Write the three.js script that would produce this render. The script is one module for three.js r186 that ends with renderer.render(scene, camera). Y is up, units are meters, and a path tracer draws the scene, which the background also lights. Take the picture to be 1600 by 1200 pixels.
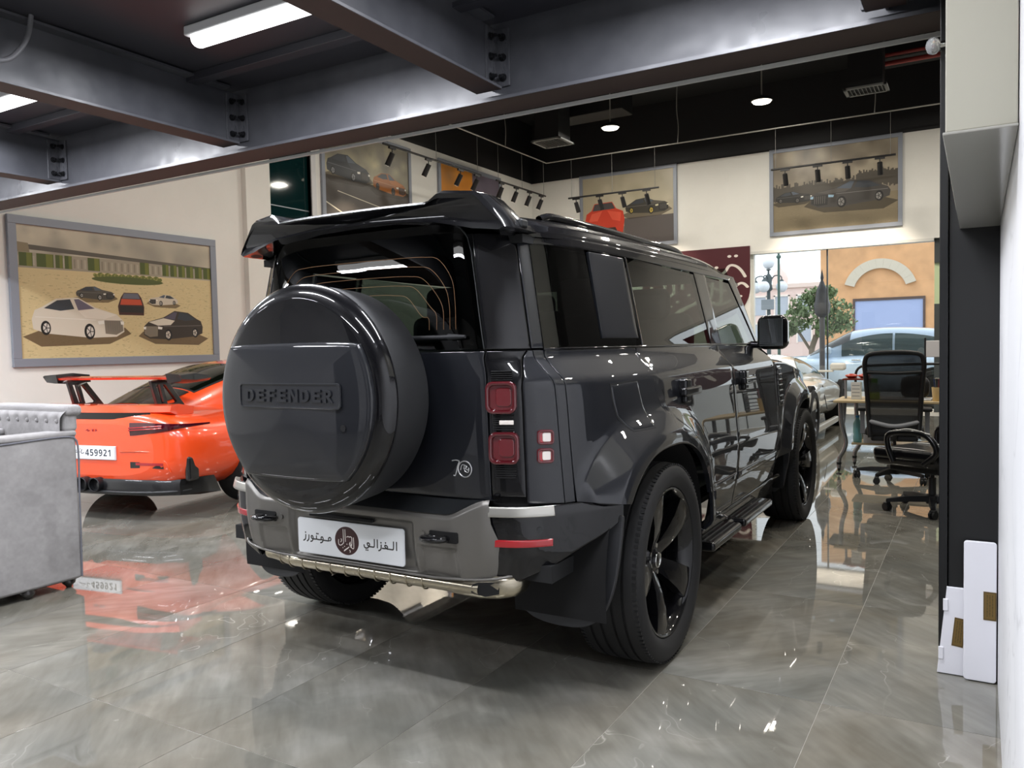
import * as THREE from 'three';
import { RoundedBoxGeometry } from 'three/addons/geometries/RoundedBoxGeometry.js';
import { mergeGeometries, mergeVertices, toCreasedNormals } from 'three/addons/utils/BufferGeometryUtils.js';
import { RectAreaLightUniformsLib } from 'three/addons/lights/RectAreaLightUniformsLib.js';
import { FontLoader } from 'three/addons/loaders/FontLoader.js';
import { TextGeometry } from 'three/addons/geometries/TextGeometry.js';

// ---------------------------------------------------------------- camera, sky, exposure
RectAreaLightUniformsLib.init();
const scene = new THREE.Scene();
const rad = (d) => d * Math.PI / 180;
const camera = new THREE.PerspectiveCamera(2 * Math.atan(600 / 1252) * 180 / Math.PI, 4 / 3, 0.05, 300);
camera.rotation.order = 'YXZ';
camera.position.set(2.088, 1.330, 3.204);
camera.rotation.set(rad(-2.615), rad(30.27), rad(-1.214));
scene.background = new THREE.Color(1.55, 1.62, 1.72);          // bright overcast sky, seen and let in through the shop window only
const renderer = new THREE.WebGLRenderer();
renderer.toneMapping = THREE.LinearToneMapping;
renderer.toneMappingExposure = 1.15;
renderer.shadowMap.enabled = true;

// ---------------------------------------------------------------- helpers
let seed = 12345;
const rnd = () => { seed = (seed * 1664525 + 1013904223) >>> 0; return seed / 4294967296; };
const lerp = (a, b, t) => a + (b - a) * t;
const clamp = (x, a = 0, b = 1) => Math.min(b, Math.max(a, x));
const sstep = (a, b, x) => { const t = clamp((x - a) / (b - a)); return t * t * (3 - 2 * t); };
function pw(tbl, x) {                                              // piecewise-linear table with ascending keys
  if (x <= tbl[0][0]) return tbl[0][1];
  for (let i = 1; i < tbl.length; i++) if (x <= tbl[i][0]) return lerp(tbl[i - 1][1], tbl[i][1], (x - tbl[i - 1][0]) / (tbl[i][0] - tbl[i - 1][0]));
  return tbl[tbl.length - 1][1];
}
function pws(tbl, x) {                                             // monotone cubic version
  const n = tbl.length;
  if (x <= tbl[0][0]) return tbl[0][1];
  if (x >= tbl[n - 1][0]) return tbl[n - 1][1];
  let i = 1; while (x > tbl[i][0]) i++;
  const sl = (k) => (tbl[k + 1][1] - tbl[k][1]) / (tbl[k + 1][0] - tbl[k][0]);
  const m = (k) => { if (k <= 0) return sl(0); if (k >= n - 1) return sl(n - 2); const a = sl(k - 1), b = sl(k); return a * b <= 0 ? 0 : 2 * a * b / (a + b); };
  const h = tbl[i][0] - tbl[i - 1][0], t = (x - tbl[i - 1][0]) / h, t2 = t * t, t3 = t2 * t;
  return (2 * t3 - 3 * t2 + 1) * tbl[i - 1][1] + (t3 - 2 * t2 + t) * h * m(i - 1) + (-2 * t3 + 3 * t2) * tbl[i][1] + (t3 - t2) * h * m(i);
}
const names = new Map();
function numbered(n) { const k = names.get(n) ?? 0; names.set(n, k + 1); return k ? `${n}_${String(k).padStart(3, '0')}` : n; }
function fin(m) { m.castShadow = true; m.receiveShadow = true; return m; }
function obj(name, geo, mat, parent, label) {
  const m = fin(new THREE.Mesh(Array.isArray(geo) ? merge(geo) : geo, mat));
  m.name = name; if (label) m.userData.label = label;
  parent.add(m); return m;
}
function sub(name, parent, label) { const g = new THREE.Group(); g.name = name; parent.add(g); if (label) g.userData.label = label; return g; }
function thing(name, label, category, [x, y, z] = [0, 0, 0], turn = 0, group) {
  const o = new THREE.Group(); o.name = numbered(name); scene.add(o);
  o.position.set(x, y, z); o.rotation.y = turn; o.userData = { label, category };
  if (group) o.userData.group = group;
  return o;
}
function one(name, geo, mat, label, category, group) {             // a thing that is one mesh
  const m = fin(new THREE.Mesh(Array.isArray(geo) ? merge(geo) : geo, mat));
  m.name = numbered(name); m.userData = { label, category }; if (group) m.userData.group = group;
  scene.add(m); return m;
}
function struct(name, geo, mat, label) {
  const m = fin(new THREE.Mesh(Array.isArray(geo) ? merge(geo) : geo, mat));
  m.name = numbered(name); m.userData = { kind: 'structure', label }; scene.add(m); return m;
}
function structGroup(name, label) { const g = new THREE.Group(); g.name = numbered(name); g.userData = { kind: 'structure', label }; scene.add(g); return g; }
function dup(root, [x, y, z], turn, label) {
  const r = root.clone(); r.name = numbered(root.name.replace(/_\d\d\d$/, '')); scene.add(r); r.position.set(x, y, z); r.rotation.y = turn;
  r.userData = { ...root.userData }; if (label) r.userData.label = label;
  return r;
}
function plain(g) {
  let q = g.index ? g.toNonIndexed() : g.clone();
  if (!q.attributes.normal) q.computeVertexNormals();
  if (!q.attributes.uv) q.setAttribute('uv', new THREE.BufferAttribute(new Float32Array(q.attributes.position.count * 2), 2));
  for (const k of Object.keys(q.attributes)) if (!['position', 'normal', 'uv'].includes(k)) q.deleteAttribute(k);
  q.morphAttributes = {}; q.clearGroups?.();
  return q;
}
function merge(list) { return mergeGeometries(list.flat(Infinity).map(plain), false); }
const V = (x, y, z) => new THREE.Vector3(x, y, z);
const box = (w, h, d, x = 0, y = 0, z = 0) => new THREE.BoxGeometry(w, h, d).translate(x, y, z);
const rbox = (w, h, d, r, x = 0, y = 0, z = 0, seg = 2) => new RoundedBoxGeometry(w, h, d, seg, Math.min(r, w / 2.01, h / 2.01, d / 2.01)).translate(x, y, z);
const span = (x0, x1, y0, y1, z0, z1) => box(x1 - x0, y1 - y0, z1 - z0, (x0 + x1) / 2, (y0 + y1) / 2, (z0 + z1) / 2);
const rspan = (x0, x1, y0, y1, z0, z1, r = 0.005, seg = 2) => rbox(x1 - x0, y1 - y0, z1 - z0, r, (x0 + x1) / 2, (y0 + y1) / 2, (z0 + z1) / 2, seg);
function cylBetween(a, b, r0, r1 = r0, seg = 16) {
  const A = V(...a), B = V(...b), d = B.clone().sub(A), L = d.length();
  const g = new THREE.CylinderGeometry(r1, r0, L, seg); g.translate(0, L / 2, 0);
  g.applyQuaternion(new THREE.Quaternion().setFromUnitVectors(V(0, 1, 0), d.normalize())); g.translate(...a); return g;
}
const sph = (r, x, y, z, w = 20, h = 14) => new THREE.SphereGeometry(r, w, h).translate(x, y, z);
function tube(pts, r, seg = 40, rs = 8, closed = false, tension = 0.5) {
  return new THREE.TubeGeometry(new THREE.CatmullRomCurve3(pts.map((p) => V(...p)), closed, 'centripetal', tension), seg, r, rs, closed);
}
function polyTube(pts, r, rs = 8) { const c = new THREE.CurvePath(); for (let i = 1; i < pts.length; i++) c.add(new THREE.LineCurve3(V(...pts[i - 1]), V(...pts[i]))); return merge(pts.slice(1).map((p, i) => cylBetween(pts[i], p, r, r, rs)).concat(pts.map((p) => sph(r, ...p, rs, 6)))); }
const lathe = (pts, seg = 48, a0 = 0, a1 = Math.PI * 2) => new THREE.LatheGeometry(pts.map((p) => new THREE.Vector2(p[0], p[1])), seg, a0, a1);
function shapeOf(pts) { const s = new THREE.Shape(); pts.forEach((p, i) => (i ? s.lineTo(p[0], p[1]) : s.moveTo(p[0], p[1]))); s.closePath(); return s; }
function extr(pts, depth, bevel = 0, curveSegments = 8) {             // outline in x,y; from z = 0 to z = depth
  const sh = pts.isShape || pts instanceof THREE.Shape ? pts : shapeOf(pts);
  const g = new THREE.ExtrudeGeometry(sh, { depth: depth - 2 * bevel, bevelEnabled: bevel > 0, bevelSize: bevel, bevelThickness: bevel, bevelOffset: -bevel, bevelSegments: 2, curveSegments });
  return g.translate(0, 0, bevel);
}
function rrect(x0, y0, x1, y1, r) {
  const s = new THREE.Shape();
  s.moveTo(x0 + r, y0); s.lineTo(x1 - r, y0); s.absarc(x1 - r, y0 + r, r, -Math.PI / 2, 0); s.lineTo(x1, y1 - r); s.absarc(x1 - r, y1 - r, r, 0, Math.PI / 2);
  s.lineTo(x0 + r, y1); s.absarc(x0 + r, y1 - r, r, Math.PI / 2, Math.PI); s.lineTo(x0, y0 + r); s.absarc(x0 + r, y0 + r, r, Math.PI, Math.PI * 1.5); return s;
}
function mirrorX(g) {
  const q = g.clone(); q.scale(-1, 1, 1);
  if (q.index) { const a = q.index.array; for (let i = 0; i < a.length; i += 3) { const t = a[i]; a[i] = a[i + 2]; a[i + 2] = t; } }
  else for (const k of Object.keys(q.attributes)) { const at = q.attributes[k], n = at.itemSize, a = at.array; for (let i = 0; i < at.count; i += 3) for (let c = 0; c < n; c++) { const t = a[i * n + c]; a[i * n + c] = a[(i + 2) * n + c]; a[(i + 2) * n + c] = t; } }
  if (q.attributes.normal) { /* scale(-1) already flips the normals' x through applyMatrix4 */ }
  return q;
}
function grid(fn, nu, nv, flip = false) {                           // fn(u, v) with u, v in 0..1 -> [x, y, z]
  const p = [], uv = [], ix = [];
  for (let i = 0; i <= nu; i++) for (let j = 0; j <= nv; j++) { p.push(...fn(i / nu, j / nv)); uv.push(i / nu, j / nv); }
  for (let i = 0; i < nu; i++) for (let j = 0; j < nv; j++) {
    const a = i * (nv + 1) + j, b = a + nv + 1;
    flip ? ix.push(a, a + 1, b, b, a + 1, b + 1) : ix.push(a, b, a + 1, b, b + 1, a + 1);
  }
  const g = new THREE.BufferGeometry();
  g.setAttribute('position', new THREE.Float32BufferAttribute(p, 3)); g.setAttribute('uv', new THREE.Float32BufferAttribute(uv, 2)); g.setIndex(ix); g.computeVertexNormals(); return g;
}
function loft(rings, closed = true, capA = true, capB = true) {       // rings of equal point count; smooth skin plus flat caps
  const n = rings[0].length, m = closed ? n : n - 1, p = [], ix = [];
  rings.forEach((r) => r.forEach((q) => p.push(...q)));
  for (let i = 0; i + 1 < rings.length; i++) for (let j = 0; j < m; j++) { const a = i * n + j, b = i * n + (j + 1) % n, c = a + n, d = b + n; ix.push(a, b, c, b, d, c); }
  const g = new THREE.BufferGeometry(); g.setAttribute('position', new THREE.Float32BufferAttribute(p, 3)); g.setIndex(ix); g.computeVertexNormals();
  const out = [g];
  const cap = (ring, rev) => {
    const c = ring.reduce((s, q) => [s[0] + q[0] / n, s[1] + q[1] / n, s[2] + q[2] / n], [0, 0, 0]), pp = [...c], ii = []; ring.forEach((q) => pp.push(...q));
    for (let j = 0; j < n; j++) rev ? ii.push(0, 1 + (j + 1) % n, 1 + j) : ii.push(0, 1 + j, 1 + (j + 1) % n);
    const k = new THREE.BufferGeometry(); k.setAttribute('position', new THREE.Float32BufferAttribute(pp, 3)); k.setIndex(ii); k.computeVertexNormals(); return k;
  };
  if (closed && capA) out.push(cap(rings[0], true));
  if (closed && capB) out.push(cap(rings[rings.length - 1], false));
  return merge(out);
}
const crease = (g, a = 30) => toCreasedNormals(g.index ? g.toNonIndexed() : g, rad(a));
function uvBox(g, k = 1) {                                            // uv in metres by the dominant axis of the normal
  const q = g.index ? g.toNonIndexed() : g, p = q.attributes.position, n = q.attributes.normal, uv = new Float32Array(p.count * 2);
  for (let i = 0; i < p.count; i++) {
    const ax = Math.abs(n.getX(i)), ay = Math.abs(n.getY(i)), az = Math.abs(n.getZ(i));
    const [u, v] = ay > ax && ay > az ? [p.getX(i), p.getZ(i)] : ax > az ? [p.getZ(i), p.getY(i)] : [p.getX(i), p.getY(i)];
    uv[2 * i] = u * k; uv[2 * i + 1] = v * k;
  }
  q.setAttribute('uv', new THREE.BufferAttribute(uv, 2)); return q;
}
// ---------------------------------------------------------------- textures
function hash2(x, y, s) { let h = (x * 374761393 + y * 668265263 + s * 2147483647) | 0; h = Math.imul(h ^ (h >>> 13), 1274126177); h ^= h >>> 16; return (h >>> 0) / 4294967296; }
function vnoise(x, y, per, s) {                                      // periodic value noise, period `per` cells
  const xi = Math.floor(x), yi = Math.floor(y), fx = x - xi, fy = y - yi, w = (a) => ((a % per) + per) % per;
  const u = fx * fx * (3 - 2 * fx), v = fy * fy * (3 - 2 * fy);
  return lerp(lerp(hash2(w(xi), w(yi), s), hash2(w(xi + 1), w(yi), s), u), lerp(hash2(w(xi), w(yi + 1), s), hash2(w(xi + 1), w(yi + 1), s), u), v);
}
function fbm(u, v, f, oct, s) { let a = 0, k = 0.5, n = 0; for (let o = 0; o < oct; o++) { a += k * vnoise(u * f, v * f, f, s + o); n += k; k *= 0.5; f *= 2; } return a / n; }
function fbmA(u, v, fx, fy, oct, s) { let a = 0, k = 0.5, n = 0; for (let o = 0; o < oct; o++) { const x = u * fx, y = v * fy, xi = Math.floor(x), yi = Math.floor(y), dx = x - xi, dy = y - yi, wx = (q) => ((q % fx) + fx) % fx, wy = (q) => ((q % fy) + fy) % fy, p = dx * dx * (3 - 2 * dx), r = dy * dy * (3 - 2 * dy); a += k * lerp(lerp(hash2(wx(xi), wy(yi), s + o), hash2(wx(xi + 1), wy(yi), s + o), p), lerp(hash2(wx(xi), wy(yi + 1), s + o), hash2(wx(xi + 1), wy(yi + 1), s + o), p), r); n += k; k *= 0.5; fx *= 2; fy *= 2; } return a / n; }
function dataTex(w, h, fn, srgb = true) {
  const d = new Uint8Array(w * h * 4);
  for (let y = 0; y < h; y++) for (let x = 0; x < w; x++) { const c = fn(x / w, y / h), i = (y * w + x) * 4; d[i] = clamp(c[0], 0, 255); d[i + 1] = clamp(c[1], 0, 255); d[i + 2] = clamp(c[2], 0, 255); d[i + 3] = 255; }
  const t = new THREE.DataTexture(d, w, h); t.magFilter = THREE.LinearFilter; t.wrapS = t.wrapT = THREE.RepeatWrapping; if (srgb) t.colorSpace = THREE.SRGBColorSpace; t.needsUpdate = true; return t;
}
function canvasTex(w, h, draw) {
  const c = document.createElement('canvas'); c.width = w; c.height = h; const x = c.getContext('2d'); draw(x, w, h);
  const t = new THREE.CanvasTexture(c); t.colorSpace = THREE.SRGBColorSpace; return t;
}
const std = (o) => new THREE.MeshStandardMaterial(o);
const phy = (o) => new THREE.MeshPhysicalMaterial(o);
const lin = (r, g, b) => new THREE.Color().setRGB(r, g, b);
// ---------------------------------------------------------------- materials of the room
const marbleTex = dataTex(1024, 1024, (u, v) => {
  const wx = fbm(u, v, 4, 4, 3) - 0.5, wy = fbm(u, v, 4, 4, 9) - 0.5;
  const a = fbm(u + wx * 0.35, v + wy * 0.35, 3, 5, 21), b = fbm(u + wy * 0.2, v + wx * 0.5, 8, 5, 40), streak = fbmA(u + v + wx * 0.12, u - v + wy * 0.12, 3, 14, 5, 71), fine = fbmA(u + v + wy * 0.05, u - v, 10, 60, 3, 77);
  let L = 117 + 40 * (a - 0.5) + 38 * (b - 0.5) + (10 + 40 * a) * (streak - 0.5) + (4 + 22 * b) * (fine - 0.5);
  const v1 = Math.abs(fbm(u + wx * 0.5, v + wy * 0.5, 3, 5, 55) - 0.5), v2 = Math.abs(fbm(u + wy * 0.6, v + wx * 0.4, 5, 4, 91) - 0.5);
  L += 46 * Math.pow(clamp(1 - v1 / 0.004), 1.5) * sstep(0.56, 0.66, a) + 24 * Math.pow(clamp(1 - v2 / 0.005), 1.5) * sstep(0.56, 0.68, b);
  const warm = 7 * (fbm(u, v, 5, 3, 120) - 0.5);
  return [L + 1 + warm, L - 1, L - 9 - warm];
});
const marbleRough = dataTex(256, 256, (u, v) => { const r = 3 + 7 * fbm(u, v, 8, 4, 7); return [r, r, r]; }, false);
const mFloor = phy({ map: marbleTex, roughness: 1, roughnessMap: marbleRough, ior: 1.62 });
const mGrout = std({ color: 0x98958c, roughness: 0.7 });
const plasterTex = dataTex(256, 256, (u, v) => { const L = 236 + 8 * (fbm(u, v, 6, 4, 5) - 0.5); return [L + 1, L, L - 6]; });
const mWall = std({ map: plasterTex, roughness: 0.75 });
const mBlackWall = std({ color: 0x131417, roughness: 0.6 });
const mBlackCeil = std({ color: 0x0c0d10, roughness: 0.7 });
const steelTex = dataTex(512, 512, (u, v) => { const a = fbm(u, v, 4, 5, 11), b = fbm(u, v, 24, 3, 12); const L = 76 + 30 * (a - 0.5) + 12 * (b - 0.5); return [L, L + 1, L + 6]; });
const steelRough = dataTex(512, 512, (u, v) => { const r = 86 + 80 * (fbm(u, v, 5, 4, 31) - 0.5) + 40 * (fbm(u, v, 30, 2, 32) - 0.5); return [r, r, r]; }, false);
const steelBump = dataTex(512, 512, (u, v) => { const r = 128 + 60 * (fbm(u, v, 10, 4, 33) - 0.5) + 60 * (fbm(u, v, 60, 2, 34) - 0.5); return [r, r, r]; }, false);
const mSteel = std({ map: steelTex, roughnessMap: steelRough, roughness: 1.15, metalness: 0.0, bumpMap: steelBump, bumpScale: 0.0015 });
const mPrimer = std({ color: 0x413330, roughness: 0.7 });
const mSoffit = std({ color: 0x34343a, roughness: 0.5 });
const mWhiteTile = phy({ map: dataTex(512, 512, (u, v) => { const w = fbm(u, v, 4, 4, 61) - 0.5; const a = fbm(u + w * 0.4, v + w * 0.3, 4, 5, 62); const vein = Math.pow(clamp(1 - Math.abs(a - 0.5) / 0.02), 2) * 22; const L = 240 - vein + 8 * (a - 0.5); return [L, L + 1, L + 4]; }), roughness: 0.4 });
const mGreyTile = phy({ map: dataTex(512, 512, (u, v) => { const a = fbm(u, v, 5, 5, 64); const L = 176 + 40 * (a - 0.5); return [L, L, L + 1]; }), roughness: 0.25 });
const mBlackGloss = phy({ color: 0x0a0b0d, roughness: 0.18 });
const mAlu = std({ color: 0x9ba0a8, roughness: 0.4, metalness: 0.6 });
const mDarkMetal = std({ color: 0x1a1b1e, roughness: 0.45, metalness: 0.3 });
const mConduit = std({ color: 0xa9a8a2, roughness: 0.45, metalness: 0.5 });
const mLedTube = std({ color: 0xffffff, emissive: 0xffffff, emissiveIntensity: 3 });
const mLampDisc = std({ color: 0xffffff, emissive: 0xfff6e2, emissiveIntensity: 4 });

const KR = 1.05, KX = (x) => 2.088 + (x - 2.088) * KR, KY = (y) => 1.33 + (y - 1.33) * KR, KZ = (z) => 3.204 + (z - 3.204) * KR, KP = ([x, y, z]) => [KX(x), KY(y), KZ(z)];   // room measured from the photograph, then sized by the tiles
const XL = KX(-6.3), XR = 6.2, ZB = KZ(-12.2), ZF = 7.4, YC = KY(6.1), WBAND = KY(4.85), MEZ = 3.06, XM = 2.155, ZP = -0.36;

// floor: grout bed plus polished tiles, each a slab of its own
{
  const floor = structGroup('floor', 'polished grey marble tile floor with pale veins');
  obj('grout_bed', span(XL - 0.3, XR + 0.3, -0.2, -0.0012, ZB - 0.1, ZF + 0.3), mGrout, floor);
  const TW = 0.615, TL = 1.242, GAP = 0.002, X0 = -0.866, Z0 = 1.395;
  const variants = [];
  for (let k = 0; k < 12; k++) {
    const g = new RoundedBoxGeometry(TW - GAP, 0.012, TL - GAP, 1, 0.0006); g.translate(0, -0.006, 0);
    const uo = rnd(), vo = rnd(), fl = rnd() < 0.5 ? -1 : 1, p = g.attributes.position, uv = g.attributes.uv;
    for (let i = 0; i < p.count; i++) uv.setXY(i, uo + fl * p.getX(i) / 2.1, vo + p.getZ(i) / 2.1);
    variants.push(g);
  }
  const rest = [];
  for (let i = -10; i < 12; i++) for (let j = -12; j < 6; j++) {
    const x = X0 + (i + 0.5) * TW, z = Z0 + (j - 0.5) * TL + 0;
    if (x < XL + 0.2 || x > XR - 0.2 || z < ZB + 0.5 || z > ZF - 0.4) continue;
    const g = variants[Math.floor(rnd() * 12)];
    const seen = x < 2.6 && z < 2.3;                               // inside the picture; the tiles behind the lens and past the partition are one piece
    if (seen) { const m = fin(new THREE.Mesh(g, mFloor)); m.name = 'tile'; m.position.set(x, 0, z); floor.add(m); }
    else rest.push(g.clone().translate(x, 0, z));
  }
  rest.push(span(XL, XL + 0.3, -0.012, -0.0002, ZB, ZF));
  const far = obj('tile_field', rest, mFloor, floor); far.userData.kind = 'stuff';
}
// outer shell
const wl = structGroup('wall_left', 'cream plaster showroom wall with a black band along the top');
const winZ0 = KZ(-5.50), winZ1 = KZ(-4.66), winY0 = 1.15, winY1 = KY(4.45), winYm = KY(3.36);
obj('plaster', [span(XL - 0.25, XL, 0, WBAND, winZ1, ZF), span(XL - 0.25, XL, 0, WBAND, ZB, winZ0), span(XL - 0.25, XL, 0, winY0, winZ0, winZ1), span(XL - 0.25, XL, winY1, WBAND, winZ0, winZ1)].map((g) => uvBox(g, 0.4)), mWall, wl);
obj('black_band', span(XL - 0.25, XL + 0.002, WBAND, YC, ZB, ZF), mBlackWall, wl);
obj('pilaster', uvBox(rspan(XL, XL + 0.09, 0, WBAND, KZ(-4.64), KZ(-4.22), 0.004), 0.4), mWall, wl);
{
  const w = structGroup('window_1', 'tall dark green glass pane set in the cream wall');
  const gm = phy({ color: 0x0d2a2b, roughness: 0.05, metalness: 0 });
  obj('pane', span(XL - 0.08, XL - 0.06, winY0, winYm, winZ0, winZ1), gm, w);
  obj('pane', span(XL - 0.08, XL - 0.06, winYm + 0.015, winY1, winZ0, winZ1), gm, w);
  obj('glazing_bar', span(XL - 0.082, XL - 0.05, winYm, winYm + 0.015, winZ0, winZ1), mAlu, w);
  obj('frame', [rspan(XL - 0.1, XL + 0.02, winY0, WBAND, winZ0 - 0.1, winZ0, 0.004), rspan(XL - 0.1, XL + 0.01, winY0 - 0.04, winY0, winZ0, winZ1, 0.004)], std({ color: 0xd9dadb, roughness: 0.4 }), w);
}
const wb = structGroup('wall_back', 'cream wall above the shop window with a black band on top');
const BWX0 = KX(-1.66), BWX1 = KX(1.42), BWY = KY(3.03), BWJ = KX(-0.30);
obj('plaster', [span(XL - 0.25, BWX0, 0, WBAND, ZB - 0.25, ZB), span(BWX0, XR + 0.25, BWY, WBAND, ZB - 0.25, ZB), span(BWX1 + 0.55, 2.2, 0, BWY, ZB - 0.25, ZB), span(5.7, XR + 0.25, 0, BWY, ZB - 0.25, ZB)].map((g) => uvBox(g, 0.4)), mWall, wb);
obj('black_band', span(XL - 0.25, XR + 0.25, WBAND, YC, ZB - 0.25, ZB + 0.002), mBlackWall, wb);
obj('dark_panel', [span(BWX1, BWX1 + 0.55, KY(2.62), BWY, ZB - 0.2, ZB - 0.1), span(BWX1, BWX1 + 0.55, 0, KY(1.92), ZB - 0.2, ZB - 0.1)], std({ color: 0x3c4244, roughness: 0.5 }), wb);
obj('green_pane', span(BWX1, BWX1 + 0.55, KY(1.92), KY(2.62), ZB - 0.17, ZB - 0.15), std({ color: 0xb9c9a4, roughness: 0.3 }), wb);
const wr = struct('wall_right', [span(XR, XR + 0.25, 0, WBAND, ZB, ZF)].map((g) => uvBox(g, 0.4)), std({ color: 0x35363a, roughness: 0.5 }), 'dark grey side wall of the showroom');
obj('black_band', span(XR - 0.002, XR + 0.25, WBAND, YC, ZB, ZF), mBlackWall, wr);
{
  const w = structGroup('wall_front', 'grey stone clad wall behind the seating');
  obj('stone_cladding', uvBox(span(XL - 0.25, XR + 0.25, 0, YC, ZF, ZF + 0.25), 0.4), mGreyTile, w);
  for (const [x0, x1] of [[-4.6, -3.5], [-2.2, -1.7], [-0.4, 0.75]]) obj('dark_door_leaf', rspan(x0, x1, 0, 2.5, ZF - 0.05, ZF, 0.004), mBlackGloss, w);
}
one('bottom_trunking', rspan(XL, XM - 0.17, 2.598, 2.618, -0.69, -0.674, 0.003), std({ color: 0xb9bab8, roughness: 0.5 }), 'thin pale cable trunking along the lower edge of the girder', 'trunking');
struct('ceiling', [span(XL - 0.25, XR + 0.25, YC, YC + 0.2, ZB - 0.25, ZF + 0.25)], mBlackCeil, 'black painted showroom ceiling');
// glazed shop front
{
  const w = structGroup('window_2', 'frameless full height shop window onto the street');
  const gm = phy({ color: 0xfbfdfc, roughness: 0, transmission: 1, thickness: 0, ior: 1.5 });
  const joints = [BWX0 + 0.05, BWJ, BWX1];
  for (let i = 0; i < 2; i++) obj('pane', span(joints[i] + 0.006, joints[i + 1] - 0.006, 0.05, BWY - 0.02, ZB - 0.131, ZB - 0.130), gm, w);
  obj('joint', span(BWJ - 0.012, BWJ + 0.012, 0.05, BWY - 0.02, ZB - 0.15, ZB - 0.11), std({ color: 0x22282a, roughness: 0.4 }), w);
  obj('frame', [span(BWX0, BWX0 + 0.06, 0, BWY, ZB - 0.2, ZB - 0.08), span(BWX0, BWX1, BWY - 0.05, BWY + 0.0, ZB - 0.2, ZB + 0.004), span(BWX0, BWX1, 0, 0.05, ZB - 0.2, ZB - 0.06)], std({ color: 0xd6d6d0, roughness: 0.45 }), w);
}
{
  const w = structGroup('window_3', 'second shop window bay past the desks');
  const gm = phy({ color: 0xfbfdfc, roughness: 0, transmission: 1, thickness: 0, ior: 1.5 });
  for (const [a, b] of [[2.26, 3.94], [3.96, 5.64]]) obj('pane', span(a, b, 0.05, BWY - 0.02, ZB - 0.131, ZB - 0.130), gm, w);
  obj('joint', span(3.94, 3.96, 0.05, BWY - 0.02, ZB - 0.15, ZB - 0.11), std({ color: 0x22282a, roughness: 0.4 }), w);
  obj('frame', [span(2.2, 2.26, 0, BWY, ZB - 0.2, ZB - 0.08), span(5.64, 5.7, 0, BWY, ZB - 0.2, ZB - 0.08), span(2.2, 5.7, BWY - 0.05, BWY, ZB - 0.2, ZB + 0.004), span(2.2, 5.7, 0, 0.05, ZB - 0.2, ZB - 0.06)], std({ color: 0xd6d6d0, roughness: 0.45 }), w);
}
// partition and marble wall beside the lens
struct('wall_partition', [uvBox(rspan(XM, XM + 0.18, 0, MEZ, ZP - 0.02, ZF, 0.003), 0.5)], mWhiteTile, 'white polished marble wall beside the leaning boards');
{
  const g = structGroup('column_black', 'black painted end panel of the partition');
  obj('panel', rspan(1.985, XM + 0.18, 0, MEZ, ZP - 0.14, ZP, 0.004), std({ color: 0x090a0b, roughness: 0.55 }), g);
  obj('edge_post', rspan(1.953, 1.983, 0, MEZ, ZP - 0.15, ZP + 0.012, 0.003), std({ color: 0x0b0c0e, roughness: 0.4 }), g);
}
// mezzanine: soffit deck, main beam across, bolted secondary beams
{
  const s = structGroup('ceiling_mezzanine', 'dark painted deck of the mezzanine floor');
  obj('deck', span(XL, XM + 0.2, MEZ, MEZ + 0.15, -0.75, ZF), mSoffit, s);
  for (let i = 0; i < 4; i++) { const z = 0.02 + i * 1.9; obj('deck_rib', rspan(XL, XM, MEZ - 0.05, MEZ, z - 0.25, z - 0.17, 0.004), mSoffit, s); }
}
const BZ = -0.555, BY0 = 2.62, BH = 0.46, FL = 0.235, FT = 0.018;
{
  const b = structGroup('beam_main', 'heavy grey steel girder crossing under the mezzanine edge');
  const zf = (y0, y1, z0, z1) => uvBox(span(XL, XM - 0.17, y0, y1, z0, z1), 0.5);
  obj('web', zf(BY0 + FT, BY0 + BH - FT, BZ - 0.006, BZ + 0.006), mSteel, b);
  obj('flange', [zf(BY0 + 0.001, BY0 + FT, BZ - FL / 2, BZ + FL / 2)], mSteel, b);
  obj('flange', [zf(BY0 + BH - FT, BY0 + BH, BZ - FL / 2, BZ + FL / 2)], mSteel, b);
  obj('flange_underside', span(XL, XM - 0.17, BY0 - 0.0005, BY0 + 0.001, BZ - FL / 2 + 0.004, BZ + FL / 2 - 0.004), mPrimer, b, 'brown primer coat on the underside of the flange');
}
const bolt = merge([new THREE.CylinderGeometry(0.016, 0.016, 0.014, 6).rotateX(Math.PI / 2), new THREE.CylinderGeometry(0.009, 0.009, 0.03, 10).rotateX(Math.PI / 2).translate(0, 0, 0.012), new THREE.CylinderGeometry(0.021, 0.021, 0.003, 18).rotateX(Math.PI / 2).translate(0, 0, -0.008)]);
const boltX = bolt.clone().rotateY(Math.PI / 2);
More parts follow.
